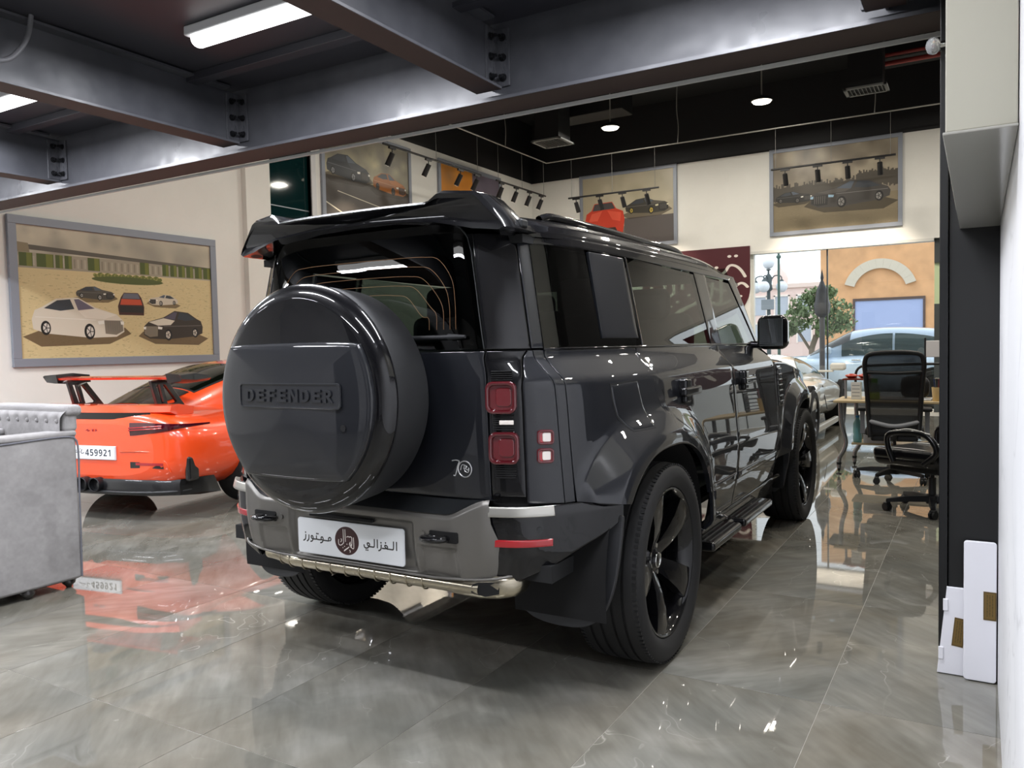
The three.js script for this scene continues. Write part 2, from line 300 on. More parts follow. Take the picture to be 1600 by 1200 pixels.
for (const [bx, lab] of [[-0.17, 'grey steel joist bolted to the girder beside the long lit tube'], [-2.16, 'grey steel joist bolted to the girder between the two lit tubes'], [-4.19, 'grey steel joist bolted to the girder above the framed courtyard print'], [1.75, 'grey steel joist over the partition end']]) {
  const b = structGroup('beam_secondary', lab);
  const h = 0.36, y1 = BY0 + BH - 0.03, y0 = y1 - h, fl = 0.16, z0 = BZ + 0.008;
  const zf = (x0, x1, ya, yb, zs = z0) => uvBox(span(x0, x1, ya, yb, zs, ZF), 0.5);
  obj('web', zf(bx - 0.005, bx + 0.005, y0 + 0.014, y1 - 0.014), mSteel, b);
  obj('flange', zf(bx - fl / 2, bx + fl / 2, y0 + 0.001, y0 + 0.014, z0 + 0.06), mSteel, b);
  obj('flange', zf(bx - fl / 2, bx + fl / 2, y1 - 0.014, y1, z0 + 0.12), mSteel, b);
  obj('flange_underside', span(bx - fl / 2 + 0.003, bx + fl / 2 - 0.003, y0 - 0.0005, y0 + 0.001, z0 + 0.06, ZF), mPrimer, b, 'brown primer coat under the joist');
  for (const s of [-1, 1]) {
    const p = obj('cleat', [rspan(bx + (s > 0 ? 0.005 : -0.017), bx + (s > 0 ? 0.017 : -0.005), y0 + 0.03, y1 - 0.03, z0, z0 + 0.105, 0.002), rspan(bx + (s > 0 ? 0.005 : -0.10), bx + (s > 0 ? 0.10 : -0.005), y0 + 0.03, y1 - 0.03, z0, z0 + 0.012, 0.002)], mSteel, b);
    for (let i = 0; i < 3; i++) {
      const yy = lerp(y0 + 0.075, y1 - 0.075, i / 2);
      const m = obj('bolt', bolt, mDarkMetal, p); m.position.set(bx + s * 0.062, yy, z0 + 0.022);
      const m2 = obj('bolt', boltX, mDarkMetal, p); m2.position.set(bx + s * 0.026, yy, z0 + 0.064); if (s < 0) m2.rotation.y = Math.PI;
    }
  }
}
// ---------------------------------------------------------------- lights of the place
function area(w, h, x, y, z, color, intensity) {
  const l = new THREE.RectAreaLight(color, intensity, w, h); l.position.set(x, y, z); l.lookAt(x, y - 1, z); l.castShadow = true; return l;
}
const TUBE_I = 205, BAY_I = 205;
function batten(x, z, lab) {
  const t = thing('led_batten', lab, 'ceiling light', [x, MEZ - 0.05, z], 0, 'tube lights under the mezzanine');
  obj('housing', rspan(-0.62, 0.62, 0.0, 0.05, -0.055, 0.055, 0.008), std({ color: 0xd9dadd, roughness: 0.4 }), t);
  obj('light_diffuser', [new THREE.CapsuleGeometry(0.046, 1.12, 6, 16).rotateZ(Math.PI / 2).translate(0, -0.012, 0)], mLedTube, t);
  const l = area(1.18, 0.085, 0, -0.062, 0, 0xf4f6fd, TUBE_I * 0.82); l.position.set(0, -0.062, 0); l.rotation.set(-Math.PI / 2, 0, 0); t.add(l);
}
batten(-0.93, 0.28, 'long lit tube light in the bay beside the joist over the car');
batten(-3.58, 0.26, 'lit tube light in the bay above the orange sports car');
for (const [x, z] of [[-5.3, 0.26], [1.05, 0.28], [1.05, 2.2], [-0.95, 2.2], [-3.2, 2.2], [-5.3, 2.2], [-0.95, 4.6], [-3.2, 4.6], [-5.3, 4.6]]) batten(x, z, 'lit tube light under the mezzanine deck over the seating');
function highBay(x, z, lab) {
  const t = thing('pendant_lamp', lab, 'pendant lamp', [x, KY(5.2), z], 0, 'round pendant lamps of the showroom');
  obj('rod', cylBetween([0, 0.06, 0], [0, YC - KY(5.2), 0], 0.012), mConduit, t);
  obj('housing', lathe([[0.0, 0.09], [0.06, 0.085], [0.075, 0.05], [0.17, 0.035], [0.185, 0.0], [0.17, -0.01], [0.165, 0.012], [0, 0.014]], 40), std({ color: 0x2b2c2e, roughness: 0.5 }), t);
  obj('light_disc', lathe([[0, -0.05], [0.08, -0.046], [0.14, -0.03], [0.164, 0.004], [0.1, 0.01], [0, 0.01]], 40), mLampDisc, t);
  const l = new THREE.RectAreaLight(0xfff8ec, BAY_I, 0.28, 0.28); l.position.set(0, -0.056, 0); l.rotation.set(-Math.PI / 2, 0, 0); l.castShadow = true; t.add(l);
}
highBay(KX(-3.6), KZ(-10.2), 'lit round pendant lamp hanging over the sports car print');
highBay(KX(-0.95), KZ(-10.15), 'lit round pendant lamp hanging over the grey coupe print');
for (const [x, z] of [[-3.6, -6.9], [-0.95, -6.9], [-3.6, -3.4], [-0.95, -3.4], [1.9, -10.15], [4.5, -10.15], [1.9, -6.9], [4.5, -6.9], [1.9, -3.4], [4.5, -3.4]]) highBay(x, z, 'lit round pendant lamp over the showroom floor');
// ---------------------------------------------------------------- flat print: plates, framed pictures, signs
function strokes(x, list, w, col) {                                   // each stroke: 'M'-less point list, smoothed through midpoints; a single point is a dot
  x.strokeStyle = col; x.fillStyle = col; x.lineWidth = w; x.lineCap = 'round'; x.lineJoin = 'round';
  for (const s of list) {
    if (s.length === 1) { x.beginPath(); x.arc(s[0][0], s[0][1], w * 0.62, 0, 7); x.fill(); continue; }
    x.beginPath(); x.moveTo(...s[0]);
    if (s.length === 2) x.lineTo(...s[1]);
    else { for (let i = 1; i < s.length - 1; i++) x.quadraticCurveTo(s[i][0], s[i][1], i === s.length - 2 ? s[i + 1][0] : (s[i][0] + s[i + 1][0]) / 2, i === s.length - 2 ? s[i + 1][1] : (s[i][1] + s[i + 1][1]) / 2); }
    x.stroke();
  }
}
// the two words, written right to left, in a 375 x 130 box
const WORD_A = [ // al-ghazali
  [[366, 18], [366, 92]], [[334, 18], [334, 84], [326, 92], [308, 92], [262, 92]], [[262, 92], [272, 78], [262, 62], [246, 58], [236, 66], [246, 80], [262, 88], [230, 92], [212, 92]],
  [[248, 36]], [[200, 62], [200, 92], [190, 112], [172, 118]], [[198, 40]], [[158, 18], [158, 92]], [[126, 18], [126, 82], [118, 92], [98, 92], [64, 92]],
  [[64, 92], [76, 72], [62, 56], [44, 62], [48, 78], [62, 90], [54, 106], [28, 112], [10, 100], [10, 82]], [[32, 128]], [[50, 128]]];
const WORD_B = [ // motors
  [[350, 88], [366, 74], [352, 54], [334, 60], [326, 76], [340, 90], [320, 92], [280, 92], [256, 92]], [[254, 92], [236, 88], [232, 66], [250, 58], [262, 74], [258, 98], [244, 118], [226, 120]],
  [[232, 90], [212, 92], [184, 92], [172, 84], [174, 58]], [[178, 34]], [[196, 34]], [[176, 90], [140, 92], [126, 92]], [[124, 92], [108, 88], [104, 66], [120, 58], [132, 74], [128, 98], [114, 118], [98, 120]],
  [[76, 58], [76, 90], [66, 112], [50, 120]], [[34, 58], [34, 90], [22, 112], [4, 118]], [[32, 34]]];
const CALLI = [ // calligraphic roundel, 100 x 100
  [[33, 6], [34, 58]], [[42, 6], [43, 52]], [[82, 34], [84, 72], [80, 78], [72, 74], [66, 70]], [[74, 36], [75, 66], [70, 72]], [[67, 52], [60, 60], [66, 68], [72, 62], [64, 56]], [[60, 72], [48, 80], [38, 86], [34, 92], [44, 84], [56, 76]],
  [[34, 58], [26, 68], [12, 70], [8, 60], [10, 48]], [[20, 56], [28, 48], [22, 44]], [[50, 62]], [[38, 72]], [[30, 78]], [[62, 84], [68, 88], [64, 92]], [[50, 34], [56, 30], [62, 34], [68, 30], [74, 34]]];
const sc = (l, k, kx, ox, oy) => l.map((s) => s.map(([a, b]) => [ox + a * kx, oy + b * k]));
const plateTex = canvasTex(1024, 256, (x, W, H) => {
  x.fillStyle = '#e4e7ea'; x.fillRect(0, 0, W, H);
  strokes(x, sc(WORD_A, 0.78, 0.86, 652, 78), 10.5, '#2b2a28');
  strokes(x, sc(WORD_B, 0.78, 0.80, 44, 78), 10.5, '#2b2a28');
  x.fillStyle = '#37171a'; x.beginPath(); x.ellipse(492, 130, 118, 108, 0, 0, 7); x.fill();
  strokes(x, sc(CALLI, 1.95, 2.05, 390, 34), 6.5, '#e9e4de');
});
const porschePlateTex = canvasTex(1024, 256, (x, W, H) => {
  x.fillStyle = '#e9ebee'; x.fillRect(0, 0, W, H);
  x.fillStyle = '#1c2733'; x.font = 'bold 175px sans-serif';
  const d = '459921'; let px = 400; for (const c of d) { x.save(); x.translate(px, 190); x.scale(0.86, 1.05); x.fillText(c, 0, 0); x.restore(); px += 95; }
  strokes(x, [[[330, 70], [300, 120], [330, 160], [370, 130]], [[300, 60]], [[280, 120], [230, 130], [180, 120], [150, 150]], [[240, 90]], [[210, 90]]], 16, '#3a3f46');
  x.lineWidth = 10; x.strokeStyle = '#b9bdc2'; x.strokeRect(6, 6, W - 12, H - 12);
});
// a painted car in three-quarter view, drawn in a 200 x 90 box
function carPrint(x, ox, oy, k, o) {
  x.save(); x.translate(ox, oy); x.scale(o.flip ? -k : k, k); if (o.flip) x.translate(-200, 0);
  const P = (pts, c) => { x.fillStyle = c; x.beginPath(); pts.forEach((p, i) => (i ? x.lineTo(...p) : x.moveTo(...p))); x.closePath(); x.fill(); };
  const low = o.low, h = low ? 10 : 0;
  P([[-14, 78], [20, 66], [196, 60], [210, 72], [160, 92], [20, 96]], o.ground ?? 'rgba(50,40,30,0.55)');
  P([[4, 46 + h * 0.4], [10, 30 + h], [24, 24 + h], [52, 8 + h * 1.1], [96, 4 + h * 1.1], [132, 22 + h * 0.8], [178, 34 + h * 0.4], [192, 46], [194, 68], [176, 78], [120, 80], [30, 72], [6, 64]], o.body);
  P([[28, 26 + h], [54, 11 + h], [80, 8 + h], [88, 26 + h * 0.8], [60, 30 + h * 0.8]], o.glass ?? '#3b3f45');
  P([[88, 8 + h], [98, 7 + h], [130, 24 + h * 0.8], [96, 28 + h * 0.8]], o.screen ?? '#565f6b');
  P([[96, 30 + h * 0.6], [132, 24 + h * 0.8], [178, 35 + h * 0.4], [150, 44], [110, 42]], o.hood ?? o.body);
  P([[150, 46], [190, 46], [192, 66], [176, 74], [152, 72]], o.front ?? o.trim ?? '#2d2b29');
  for (let i = 0; i < 6; i++) { x.strokeStyle = o.grille ?? '#77736c'; x.lineWidth = 1.1; x.beginPath(); x.moveTo(158 + i * 5, 48); x.lineTo(159 + i * 5, 68); x.stroke(); }
  P([[136, 48], [150, 46], [150, 53], [138, 54]], o.lamp ?? '#f1efe4'); P([[186, 47], [194, 48], [194, 54], [187, 54]], o.lamp ?? '#f1efe4');
  x.strokeStyle = 'rgba(255,255,255,0.35)'; x.lineWidth = 1.2; x.beginPath(); x.moveTo(10, 42 + h * 0.4); x.lineTo(132, 46); x.stroke();
  for (const [wx, wy, r] of [[30, 62, 13], [118, 68, 15]]) { x.fillStyle = '#191817'; x.beginPath(); x.ellipse(wx, wy, r * 0.74, r, 0, 0, 7); x.fill(); x.fillStyle = o.rim ?? '#b9b5ac'; x.beginPath(); x.ellipse(wx + 1, wy, r * 0.5, r * 0.68, 0, 0, 7); x.fill(); x.strokeStyle = '#2a2927'; x.lineWidth = 1.4; for (let i = 0; i < 5; i++) { x.beginPath(); x.moveTo(wx + 1, wy); x.lineTo(wx + 1 + r * 0.5 * Math.cos(i * 1.257), wy + r * 0.68 * Math.sin(i * 1.257)); x.stroke(); } }
  x.restore();
}
function speckle(x, W, H, n, a, s = 7) { let q = s * 7919; const r = () => { q = (q * 1103515245 + 12345) & 0x7fffffff; return q / 0x7fffffff; }; for (let i = 0; i < n; i++) { x.fillStyle = r() < 0.5 ? `rgba(255,240,200,${a})` : `rgba(40,30,10,${a})`; x.fillRect(r() * W, r() * H, 3 + r() * 16, 1 + r() * 4); } }
function clouds(x, W, y0, y1, cols, n, s) { let q = s * 104729; const r = () => { q = (q * 1103515245 + 12345) & 0x7fffffff; return q / 0x7fffffff; }; for (let i = 0; i < n; i++) { const g = cols[Math.floor(r() * cols.length)], cx = r() * W, cy = lerp(y0, y1, r()), rr = 25 + r() * 110; const gr = x.createRadialGradient(cx, cy, 0, cx, cy, rr); gr.addColorStop(0, g + '66'); gr.addColorStop(1, g + '00'); x.fillStyle = gr; x.fillRect(cx - rr, cy - rr, 2 * rr, 2 * rr); } }
const printCourt = canvasTex(1200, 736, (x, W, H) => {
  x.fillStyle = '#c9c0aa'; x.fillRect(0, 0, W, H); clouds(x, W, 0, 170, ['#8f897c', '#ddd2b6', '#a09a8c'], 60, 3);
  x.fillStyle = '#d8c594'; x.fillRect(0, 235, W, H); speckle(x, W, 2, 1, 0); x.save(); x.translate(0, 260); speckle(x, W, H - 260, 2200, 0.14, 4); x.restore();
  const P = (pts, c) => { x.fillStyle = c; x.beginPath(); pts.forEach((p, i) => (i ? x.lineTo(...p) : x.moveTo(...p))); x.closePath(); x.fill(); };
  P([[0, 150], [W, 150], [W, 232], [0, 236]], '#a39a86'); for (let i = 0; i < 60; i++) { x.fillStyle = i % 2 ? '#8f8673' : '#b3aa95'; x.fillRect(i * 20, 168, 10, 52); }
  P([[40, 106], [W, 150], [W, 166], [60, 134]], '#5d564b'); P([[0, 96], [60, 100], [66, 150], [0, 150]], '#8d8064');
  for (const [a, w] of [[10, 70], [100, 90], [200, 40], [250, 40], [380, 70], [700, 60], [850, 44], [905, 46], [962, 48], [1020, 50], [1082, 54], [1146, 54]]) { x.fillStyle = '#4f5a22'; x.fillRect(a, 152, w, 74); x.fillStyle = '#74792f'; x.fillRect(a + w * 0.55, 152, w * 0.4, 74); }
  for (let i = 0; i < 60; i++) { x.fillStyle = i % 3 ? '#6d7331' : '#93924a'; x.beginPath(); x.ellipse(420 + i * 7, 250 + 6 * Math.sin(i), 12, 11, 0, 0, 7); x.fill(); } x.fillStyle = '#565f2c'; x.beginPath(); x.ellipse(625, 272, 225, 22, 0, 0, 7); x.fill();
  carPrint(x, 300, 300, 1.2, { body: '#4f4a41', hood: '#5b564c', low: true, ground: 'rgba(70,52,30,0.6)' });
  carPrint(x, 745, 330, 1.05, { body: '#d2c8b4', flip: true, low: true, ground: 'rgba(70,52,30,0.6)' });
  x.save(); x.translate(-10, 30); P([[560, 400], [580, 345], [600, 316], [690, 314], [712, 345], [728, 400], [724, 452], [566, 452]], '#4a2a22'); P([[600, 320], [690, 318], [702, 350], [588, 352]], '#6a6a76'); P([[584, 354], [706, 354], [716, 388], [574, 390]], '#c65132'); x.fillStyle = '#2d2723'; x.fillRect(572, 396, 150, 40); x.restore();
  x.save(); x.scale(1, 1.12); carPrint(x, 50, 335, 2.75, { body: '#ddd5c3', hood: '#e9e2d2', screen: '#6c6474', ground: 'rgba(84,66,44,0.75)', rim: '#d9d3c8', trim: '#847b6c' }); x.restore();
  x.save(); x.scale(1, 1.1); carPrint(x, 695, 398, 2.2, { body: '#3d342c', hood: '#ddd5c3', flip: true, screen: '#5a5361', ground: 'rgba(84,66,44,0.75)', rim: '#d3cbbc', trim: '#857b69' }); x.restore();
});
const printRoad = canvasTex(900, 640, (x, W, H) => {
  x.fillStyle = '#8d8774'; x.fillRect(0, 0, W, H); clouds(x, W, 0, 330, ['#d8cd9c', '#5d584c', '#b7ad84', '#7d7768'], 70, 8);
  x.fillStyle = '#4b4540'; x.fillRect(0, 330, W, H); speckle(x, W, H, 500, 0.04, 9);
  x.strokeStyle = '#cfc8b3'; x.lineWidth = 9; x.beginPath(); x.moveTo(0, 520); x.lineTo(330, 640); x.stroke(); x.lineWidth = 6; x.beginPath(); x.moveTo(120, 430); x.lineTo(860, 520); x.stroke();
  carPrint(x, 10, 150, 2.3, { body: '#34363a', hood: '#44474c', rim: '#8e9094' }); carPrint(x, 480, 205, 2.0, { body: '#a5642a', hood: '#b4733a', trim: '#4c2f1c', rim: '#4d4a46' });
});
const printDesert = canvasTex(900, 640, (x, W, H) => {
  x.fillStyle = '#d0862e'; x.fillRect(0, 0, W, H); clouds(x, W, 0, 640, ['#e6a04a', '#b86f24', '#d98f38'], 60, 14); x.fillStyle = '#6b6370'; x.fillRect(W * 0.52, 0, W, H); clouds(x, W, 0, 640, ['#7a7180', '#5d5763'], 20, 16);
  carPrint(x, 300, 330, 2.2, { body: '#2f3033', rim: '#86888c' });
});
const printSports = canvasTex(900, 640, (x, W, H) => {
  x.fillStyle = '#b4ab94'; x.fillRect(0, 0, W, H); clouds(x, W, 0, 300, ['#c9c0a8', '#a1987f'], 40, 22); x.fillStyle = '#77706a'; x.fillRect(0, 470, W, H); x.fillStyle = '#5c5654'; x.fillRect(420, 400, W, H);
  carPrint(x, 425, 200, 2.2, { body: '#3d3a33', hood: '#565147', low: true, rim: '#c9b14c', lamp: '#d9d2b0', trim: '#2b2824' });
  const P = (pts, c) => { x.fillStyle = c; x.beginPath(); pts.forEach((p, i) => (i ? x.lineTo(...p) : x.moveTo(...p))); x.closePath(); x.fill(); };
  P([[40, 470], [20, 400], [36, 330], [90, 300], [120, 240], [300, 236], [340, 300], [410, 330], [424, 410], [400, 560], [60, 560]], '#c9432f'); P([[122, 246], [298, 242], [330, 300], [100, 306]], '#4f4c4e'); P([[90, 330], [200, 310], [150, 400], [60, 400]], '#e0614a'); P([[250, 312], [390, 340], [380, 420], [300, 400]], '#de5a43'); P([[130, 470], [330, 470], [380, 560], [80, 560]], '#3b2b2a');
});
const printField = canvasTex(900, 640, (x, W, H) => {
  x.fillStyle = '#8e8371'; x.fillRect(0, 0, W, H); clouds(x, W, 0, 260, ['#d9cdb4', '#6f6657', '#b9ad96', '#5d5549'], 80, 31);
  x.fillStyle = '#4d473d'; for (let i = 0; i < 90; i++) x.fillRect(i * 10, 290 - 40 * hash2(i, 3, 5) - (i > 60 ? 40 : 0), 11, 120); x.fillStyle = '#877a60'; x.fillRect(0, 400, W, H); x.save(); x.translate(0, 400); speckle(x, W, 240, 500, 0.06, 12); x.restore();
  carPrint(x, 10, 300, 1.45, { body: '#2b2926', hood: '#393632', low: true, rim: '#6d6a65', ground: 'rgba(40,34,24,0.6)' });
  carPrint(x, 262, 240, 3.0, { body: '#45413d', hood: '#5a5550', low: true, flip: true, rim: '#8f8c88', trim: '#2c2a28', ground: 'rgba(40,34,24,0.6)', lamp: '#9fc0d6' });
});
const signTex = canvasTex(512, 512, (x, W, H) => { x.fillStyle = '#4d1620'; x.fillRect(0, 0, W, H); strokes(x, sc(CALLI, 4.6, 4.6, 0, 20), 16, '#e6dfd6'); strokes(x, [[[300, 150], [340, 200], [400, 170], [420, 110], [470, 140], [490, 200]], [[330, 250], [380, 300], [440, 270], [480, 230], [500, 270]], [[420, 60]], [[450, 60]], [[360, 130]], [[300, 340], [360, 400], [430, 350], [470, 330]]], 15, '#e6dfd6'); });
// ---------------------------------------------------------------- black off-roader
const mPaint = phy({ color: lin(0.0085, 0.0095, 0.0125), roughness: 0.45, specularIntensity: 0.25, clearcoat: 1, clearcoatRoughness: 0.015, ior: 1.55 });
const mGlossBlack = phy({ color: lin(0.004, 0.004, 0.005), roughness: 0.3, specularIntensity: 0.15, clearcoat: 1, clearcoatRoughness: 0.02 });
const mPlasticBlack = std({ color: 0x1d1e20, roughness: 0.6 });
const mFlap = std({ color: 0x2a2b2e, roughness: 0.5 });
const mSatin = std({ color: 0x202224, roughness: 0.45 });
const mShell = std({ color: 0x060607, roughness: 0.9 });
const mRubber = std({ color: 0x161617, roughness: 0.72 });
const mSidewall = std({ color: 0x1b1b1c, roughness: 0.55 });
const mTint = phy({ color: lin(0.10, 0.12, 0.115), roughness: 0.0, transmission: 1, thickness: 0, ior: 1.52 });
const mTintLight = phy({ color: lin(0.30, 0.36, 0.33), roughness: 0.0, transmission: 1, thickness: 0, ior: 1.52 });
const mSatinGrey = phy({ color: lin(0.155, 0.148, 0.136), roughness: 0.36, metalness: 0.45 });
const mChrome = std({ color: 0xcfcfcd, roughness: 0.12, metalness: 1 });
const mSteelPipe = std({ color: 0xb5ad9a, roughness: 0.22, metalness: 1 });
const mBarSilver = std({ color: 0xb9b7b0, roughness: 0.35, metalness: 0.85 });
const mRedLens = phy({ color: lin(0.12, 0.008, 0.012), roughness: 0.08, clearcoat: 1, clearcoatRoughness: 0.02 });
const mRedFrame = phy({ color: lin(0.085, 0.007, 0.011), roughness: 0.12, clearcoat: 1 });
const mRedBright = phy({ color: lin(0.36, 0.008, 0.015), roughness: 0.15, clearcoat: 1 });
const mClearLens = phy({ color: 0xe8e0d8, roughness: 0.2, clearcoat: 1 });
const mSeat = std({ color: 0x111214, roughness: 0.65 });
const mCabin = std({ color: 0x0d0e10, roughness: 0.8 });
const car = thing('suv', 'black boxy off-road car with a covered spare wheel on its tailgate', 'car');
{
  const R = 0.417, ZR = 0, ZFA = -3.022, AY = 0.412;
  // plan contour: s = z along the side, then arc length round the rear corner to the middle of the tailgate
  const DS = 0.64, CS = 0.6874, contour = [[0.64, 0.828, 0.64], [0.6874, 0.806, 0.682], [0.771, 0.739, 0.732], [0.8372, 0.68, 0.762], [0.921, 0.60, 0.787], [1.0716, 0.45, 0.80], [1.2, 0.3216, 0.803], [1.5216, 0, 0.804]];
  const SC = 1.5216, ctX = contour.map((c) => [c[0], c[1]]), ctZ = contour.map((c) => [c[0], c[2]]);
  const cont = (s) => { const m = s > SC, q = m ? 2 * SC - s : s; if (q <= CS) { const t = (q - DS) / (CS - DS); return [(m ? -1 : 1) * lerp(0.828, 0.806, t), lerp(0.64, 0.682, t)]; } return [(m ? -1 : 1) * pws(ctX.slice(1), q), pws(ctZ.slice(1), q)]; };
  const wTbl = [[-3.86, 0.62], [-3.8, 0.74], [-3.68, 0.84], [-3.5, 0.87], [-3.2, 0.905], [-2.8, 0.924], [-2.2, 0.93], [-1.2, 0.932], [-0.5, 0.932], [-0.1, 0.927], [0.15, 0.915], [0.32, 0.9], [0.46, 0.875], [0.56, 0.852], [0.64, 0.828]];
  const pTbl = [[0.3, -0.06], [0.42, -0.03], [0.55, -0.004], [0.62, 0.006], [0.77, 0.018], [0.9, 0.008], [1.0, 0.0], [1.12, -0.008], [1.195, -0.015], [1.215, -0.024], [1.285, -0.09], [1.296, -0.097], [1.32, -0.1], [1.33, -0.103], [1.75, -0.183], [1.80, -0.2]];
  const AA = 0.565, AB = 0.495;
  const gArch = (z, y, zc) => Math.pow(Math.pow(Math.abs((z - zc) / AA), 2.5) + Math.pow(Math.abs((y - AY) / AB), 2.5), 0.4);
  function flare(z, y) {
    let f = 0;
    for (const zc of [ZR, ZFA]) {
      if (Math.abs(z - zc) > 1 || y > 1.2) continue;
      const d = (gArch(z, Math.max(y, AY), zc) - 1) * 0.5;
      f = Math.max(f, pw([[-1, 1], [0.0, 1], [0.035, 0.98], [0.06, 0.9], [0.15, 0.1], [0.175, 0.015], [0.2, 0]], d));
    }
    return f;
  }
  function S(s, y) {
    const p = pw(pTbl, y);
    if (s <= DS) {
      const z = s, w = pws(wTbl, z), base = w + p, lip = pw([[-3.7, 0.84], [-3.5, 0.915], [-3.35, 0.948], [-3.2, 0.972], [-3.05, 0.988], [-2.9, 0.992]], z);
      const f = flare(z, y) * sstep(0.645, 0.605, z) * sstep(0.38, 0.48, y);
      const zz = y > 1.32 ? z - (y - 1.32) * 0.1 * sstep(0.3, 0.64, s) : z;
      return [base + Math.max(0, lip - base) * f, y, zz];
    }
    const [x, z] = cont(s), rmp = sstep(0.35, 0.8, Math.abs(x));
    return [x + (Math.sign(x) || 1) * p * rmp, y, y > 1.32 ? z - (y - 1.32) * 0.1 : z];
  }
  const nrm = (s, y) => {
    const e = 0.004, a = S(s - e, y), b = S(s + e, y), c = S(s, y - e), d = S(s, y + e);
    const n = V(b[0] - a[0], b[1] - a[1], b[2] - a[2]).cross(V(d[0] - c[0], d[1] - c[1], d[2] - c[2])).normalize().negate(); return n;
  };
  function resample(poly, n) {
    const L = [0]; for (let i = 1; i < poly.length; i++) L.push(L[i - 1] + Math.hypot(poly[i][0] - poly[i - 1][0], poly[i][1] - poly[i - 1][1]));
    const tot = L[L.length - 1], out = [], e = Math.min(0.004 / tot, 0.2 / n);
    const ts = [0, e]; for (let i = 1; i < n; i++) ts.push(i / n); ts.push(1 - e, 1);
    for (const t of ts) { const d = t * tot; let i = 1; while (i < L.length - 1 && L[i] < d) i++; const k = (d - L[i - 1]) / (L[i] - L[i - 1] || 1); out.push([lerp(poly[i - 1][0], poly[i][0], k), lerp(poly[i - 1][1], poly[i][1], k)]); }
    return out;
  }
  function panel(A, B, nu, nv, o = {}) {
    const a = o.raw ? A : resample(A, nu), b = o.raw ? B : resample(B, nu);
    const ts = []; const len = Math.max(0.02, Math.hypot(a[Math.floor(a.length / 2)][0] - b[Math.floor(b.length / 2)][0], a[Math.floor(a.length / 2)][1] - b[Math.floor(b.length / 2)][1])), e = Math.min(0.004 / len, 0.2 / nv);
    ts.push(0, e); for (let j = 1; j < nv; j++) ts.push(j / nv); ts.push(1 - e, 1);
    const off = o.off ?? 0, edge = o.edge ?? 0.0022, depth = o.depth ?? 0.014;
    const p = [], ix = [], U = a.length, W = ts.length, ns = [];
    for (let i = 0; i < U; i++) for (let j = 0; j < W; j++) {
      const s = lerp(a[i][0], b[i][0], ts[j]), y = lerp(a[i][1], b[i][1], ts[j]), q = (o.S ?? S)(s, y), n = (o.n ?? nrm)(s, y);
      const bd = i === 0 || j === 0 || i === U - 1 || j === W - 1, d = off - (bd ? edge : 0);
      p.push(q[0] + n.x * d, q[1] + n.y * d, q[2] + n.z * d); ns.push(n);
    }
    for (let i = 0; i + 1 < U; i++) for (let j = 0; j + 1 < W; j++) { const A0 = i * W + j, B0 = A0 + W; ix.push(A0, B0, A0 + 1, B0, B0 + 1, A0 + 1); }
    const g = new THREE.BufferGeometry(); g.setAttribute('position', new THREE.Float32BufferAttribute(p, 3)); g.setIndex(ix); g.computeVertexNormals();
    { const n0 = ns[Math.floor(ns.length / 2)], at = g.attributes.normal, k = Math.floor(ns.length / 2); if (at.getX(k) * n0.x + at.getY(k) * n0.y + at.getZ(k) * n0.z < 0) { for (let i = 0; i < ix.length; i += 3) { const t = ix[i]; ix[i] = ix[i + 2]; ix[i + 2] = t; } g.setIndex(ix); g.computeVertexNormals(); } }
    if (depth <= 0) return g;
    const loop = []; for (let i = 0; i < U; i++) loop.push(i * W); for (let j = 1; j < W; j++) loop.push((U - 1) * W + j); for (let i = U - 2; i >= 0; i--) loop.push(i * W + W - 1); for (let j = W - 2; j > 0; j--) loop.push(j);
    const sp = [], si = [];
    loop.forEach((k, m) => { const n = ns[k]; sp.push(p[3 * k], p[3 * k + 1], p[3 * k + 2], p[3 * k] - n.x * depth, p[3 * k + 1] - n.y * depth, p[3 * k + 2] - n.z * depth); const m2 = (m + 1) % loop.length; si.push(2 * m, 2 * m + 1, 2 * m2, 2 * m + 1, 2 * m2 + 1, 2 * m2); });
    const k = new THREE.BufferGeometry(); k.setAttribute('position', new THREE.Float32BufferAttribute(sp, 3)); k.setIndex(si); k.computeVertexNormals();
    return merge([g, k]);
  }
  const both = (name, g, mat, parent = car, label) => [obj(name, g, mat, parent, label), obj(name, mirrorX(g), mat, parent, label)];
  const archPt = (th, zc, k = 1) => { const c = Math.cos(th), s = Math.sin(th), r = 1 / Math.pow(Math.pow(Math.abs(c / (AA * k)), 2.5) + Math.pow(Math.abs(s / (AB * k)), 2.5), 0.4); return [zc + r * c, AY + r * s]; };
  const BELT = 1.318, G = 0.0028;                                   // half a shut line

  // ---- rear quarter panel round the wheel
  const gapCurve = [[-0.02, BELT], [0.0, 1.27], [0.018, 1.21], [0.005, 1.15], [-0.05, 1.06], [-0.15, 1.0], [-0.27, 0.945], [-0.39, 0.88], [-0.48, 0.81], [-0.535, 0.72], [-0.552, 0.62]];
  {
    const n = 84, inner = [], outer = [], th0 = 0.62, th1 = Math.PI - 0.37;
    const outl = [[DS - 0.002, 0.775], [DS - 0.002, BELT], [gapCurve[0][0] + G, BELT], ...gapCurve.slice(1).map((q) => [q[0] + G, q[1]])];
    const key = [0, 0.32, 0.60]; const L = [0]; for (let i = 1; i < outl.length; i++) L.push(L[i - 1] + Math.hypot(outl[i][0] - outl[i - 1][0], outl[i][1] - outl[i - 1][1]));
    const gl = L[L.length - 1] - L[2];
    for (let i = 2; i < outl.length - 1; i++) key[i + 1] = 0.60 + 0.40 * (L[i + 1] - L[2]) / gl; key[2] = 0.60;
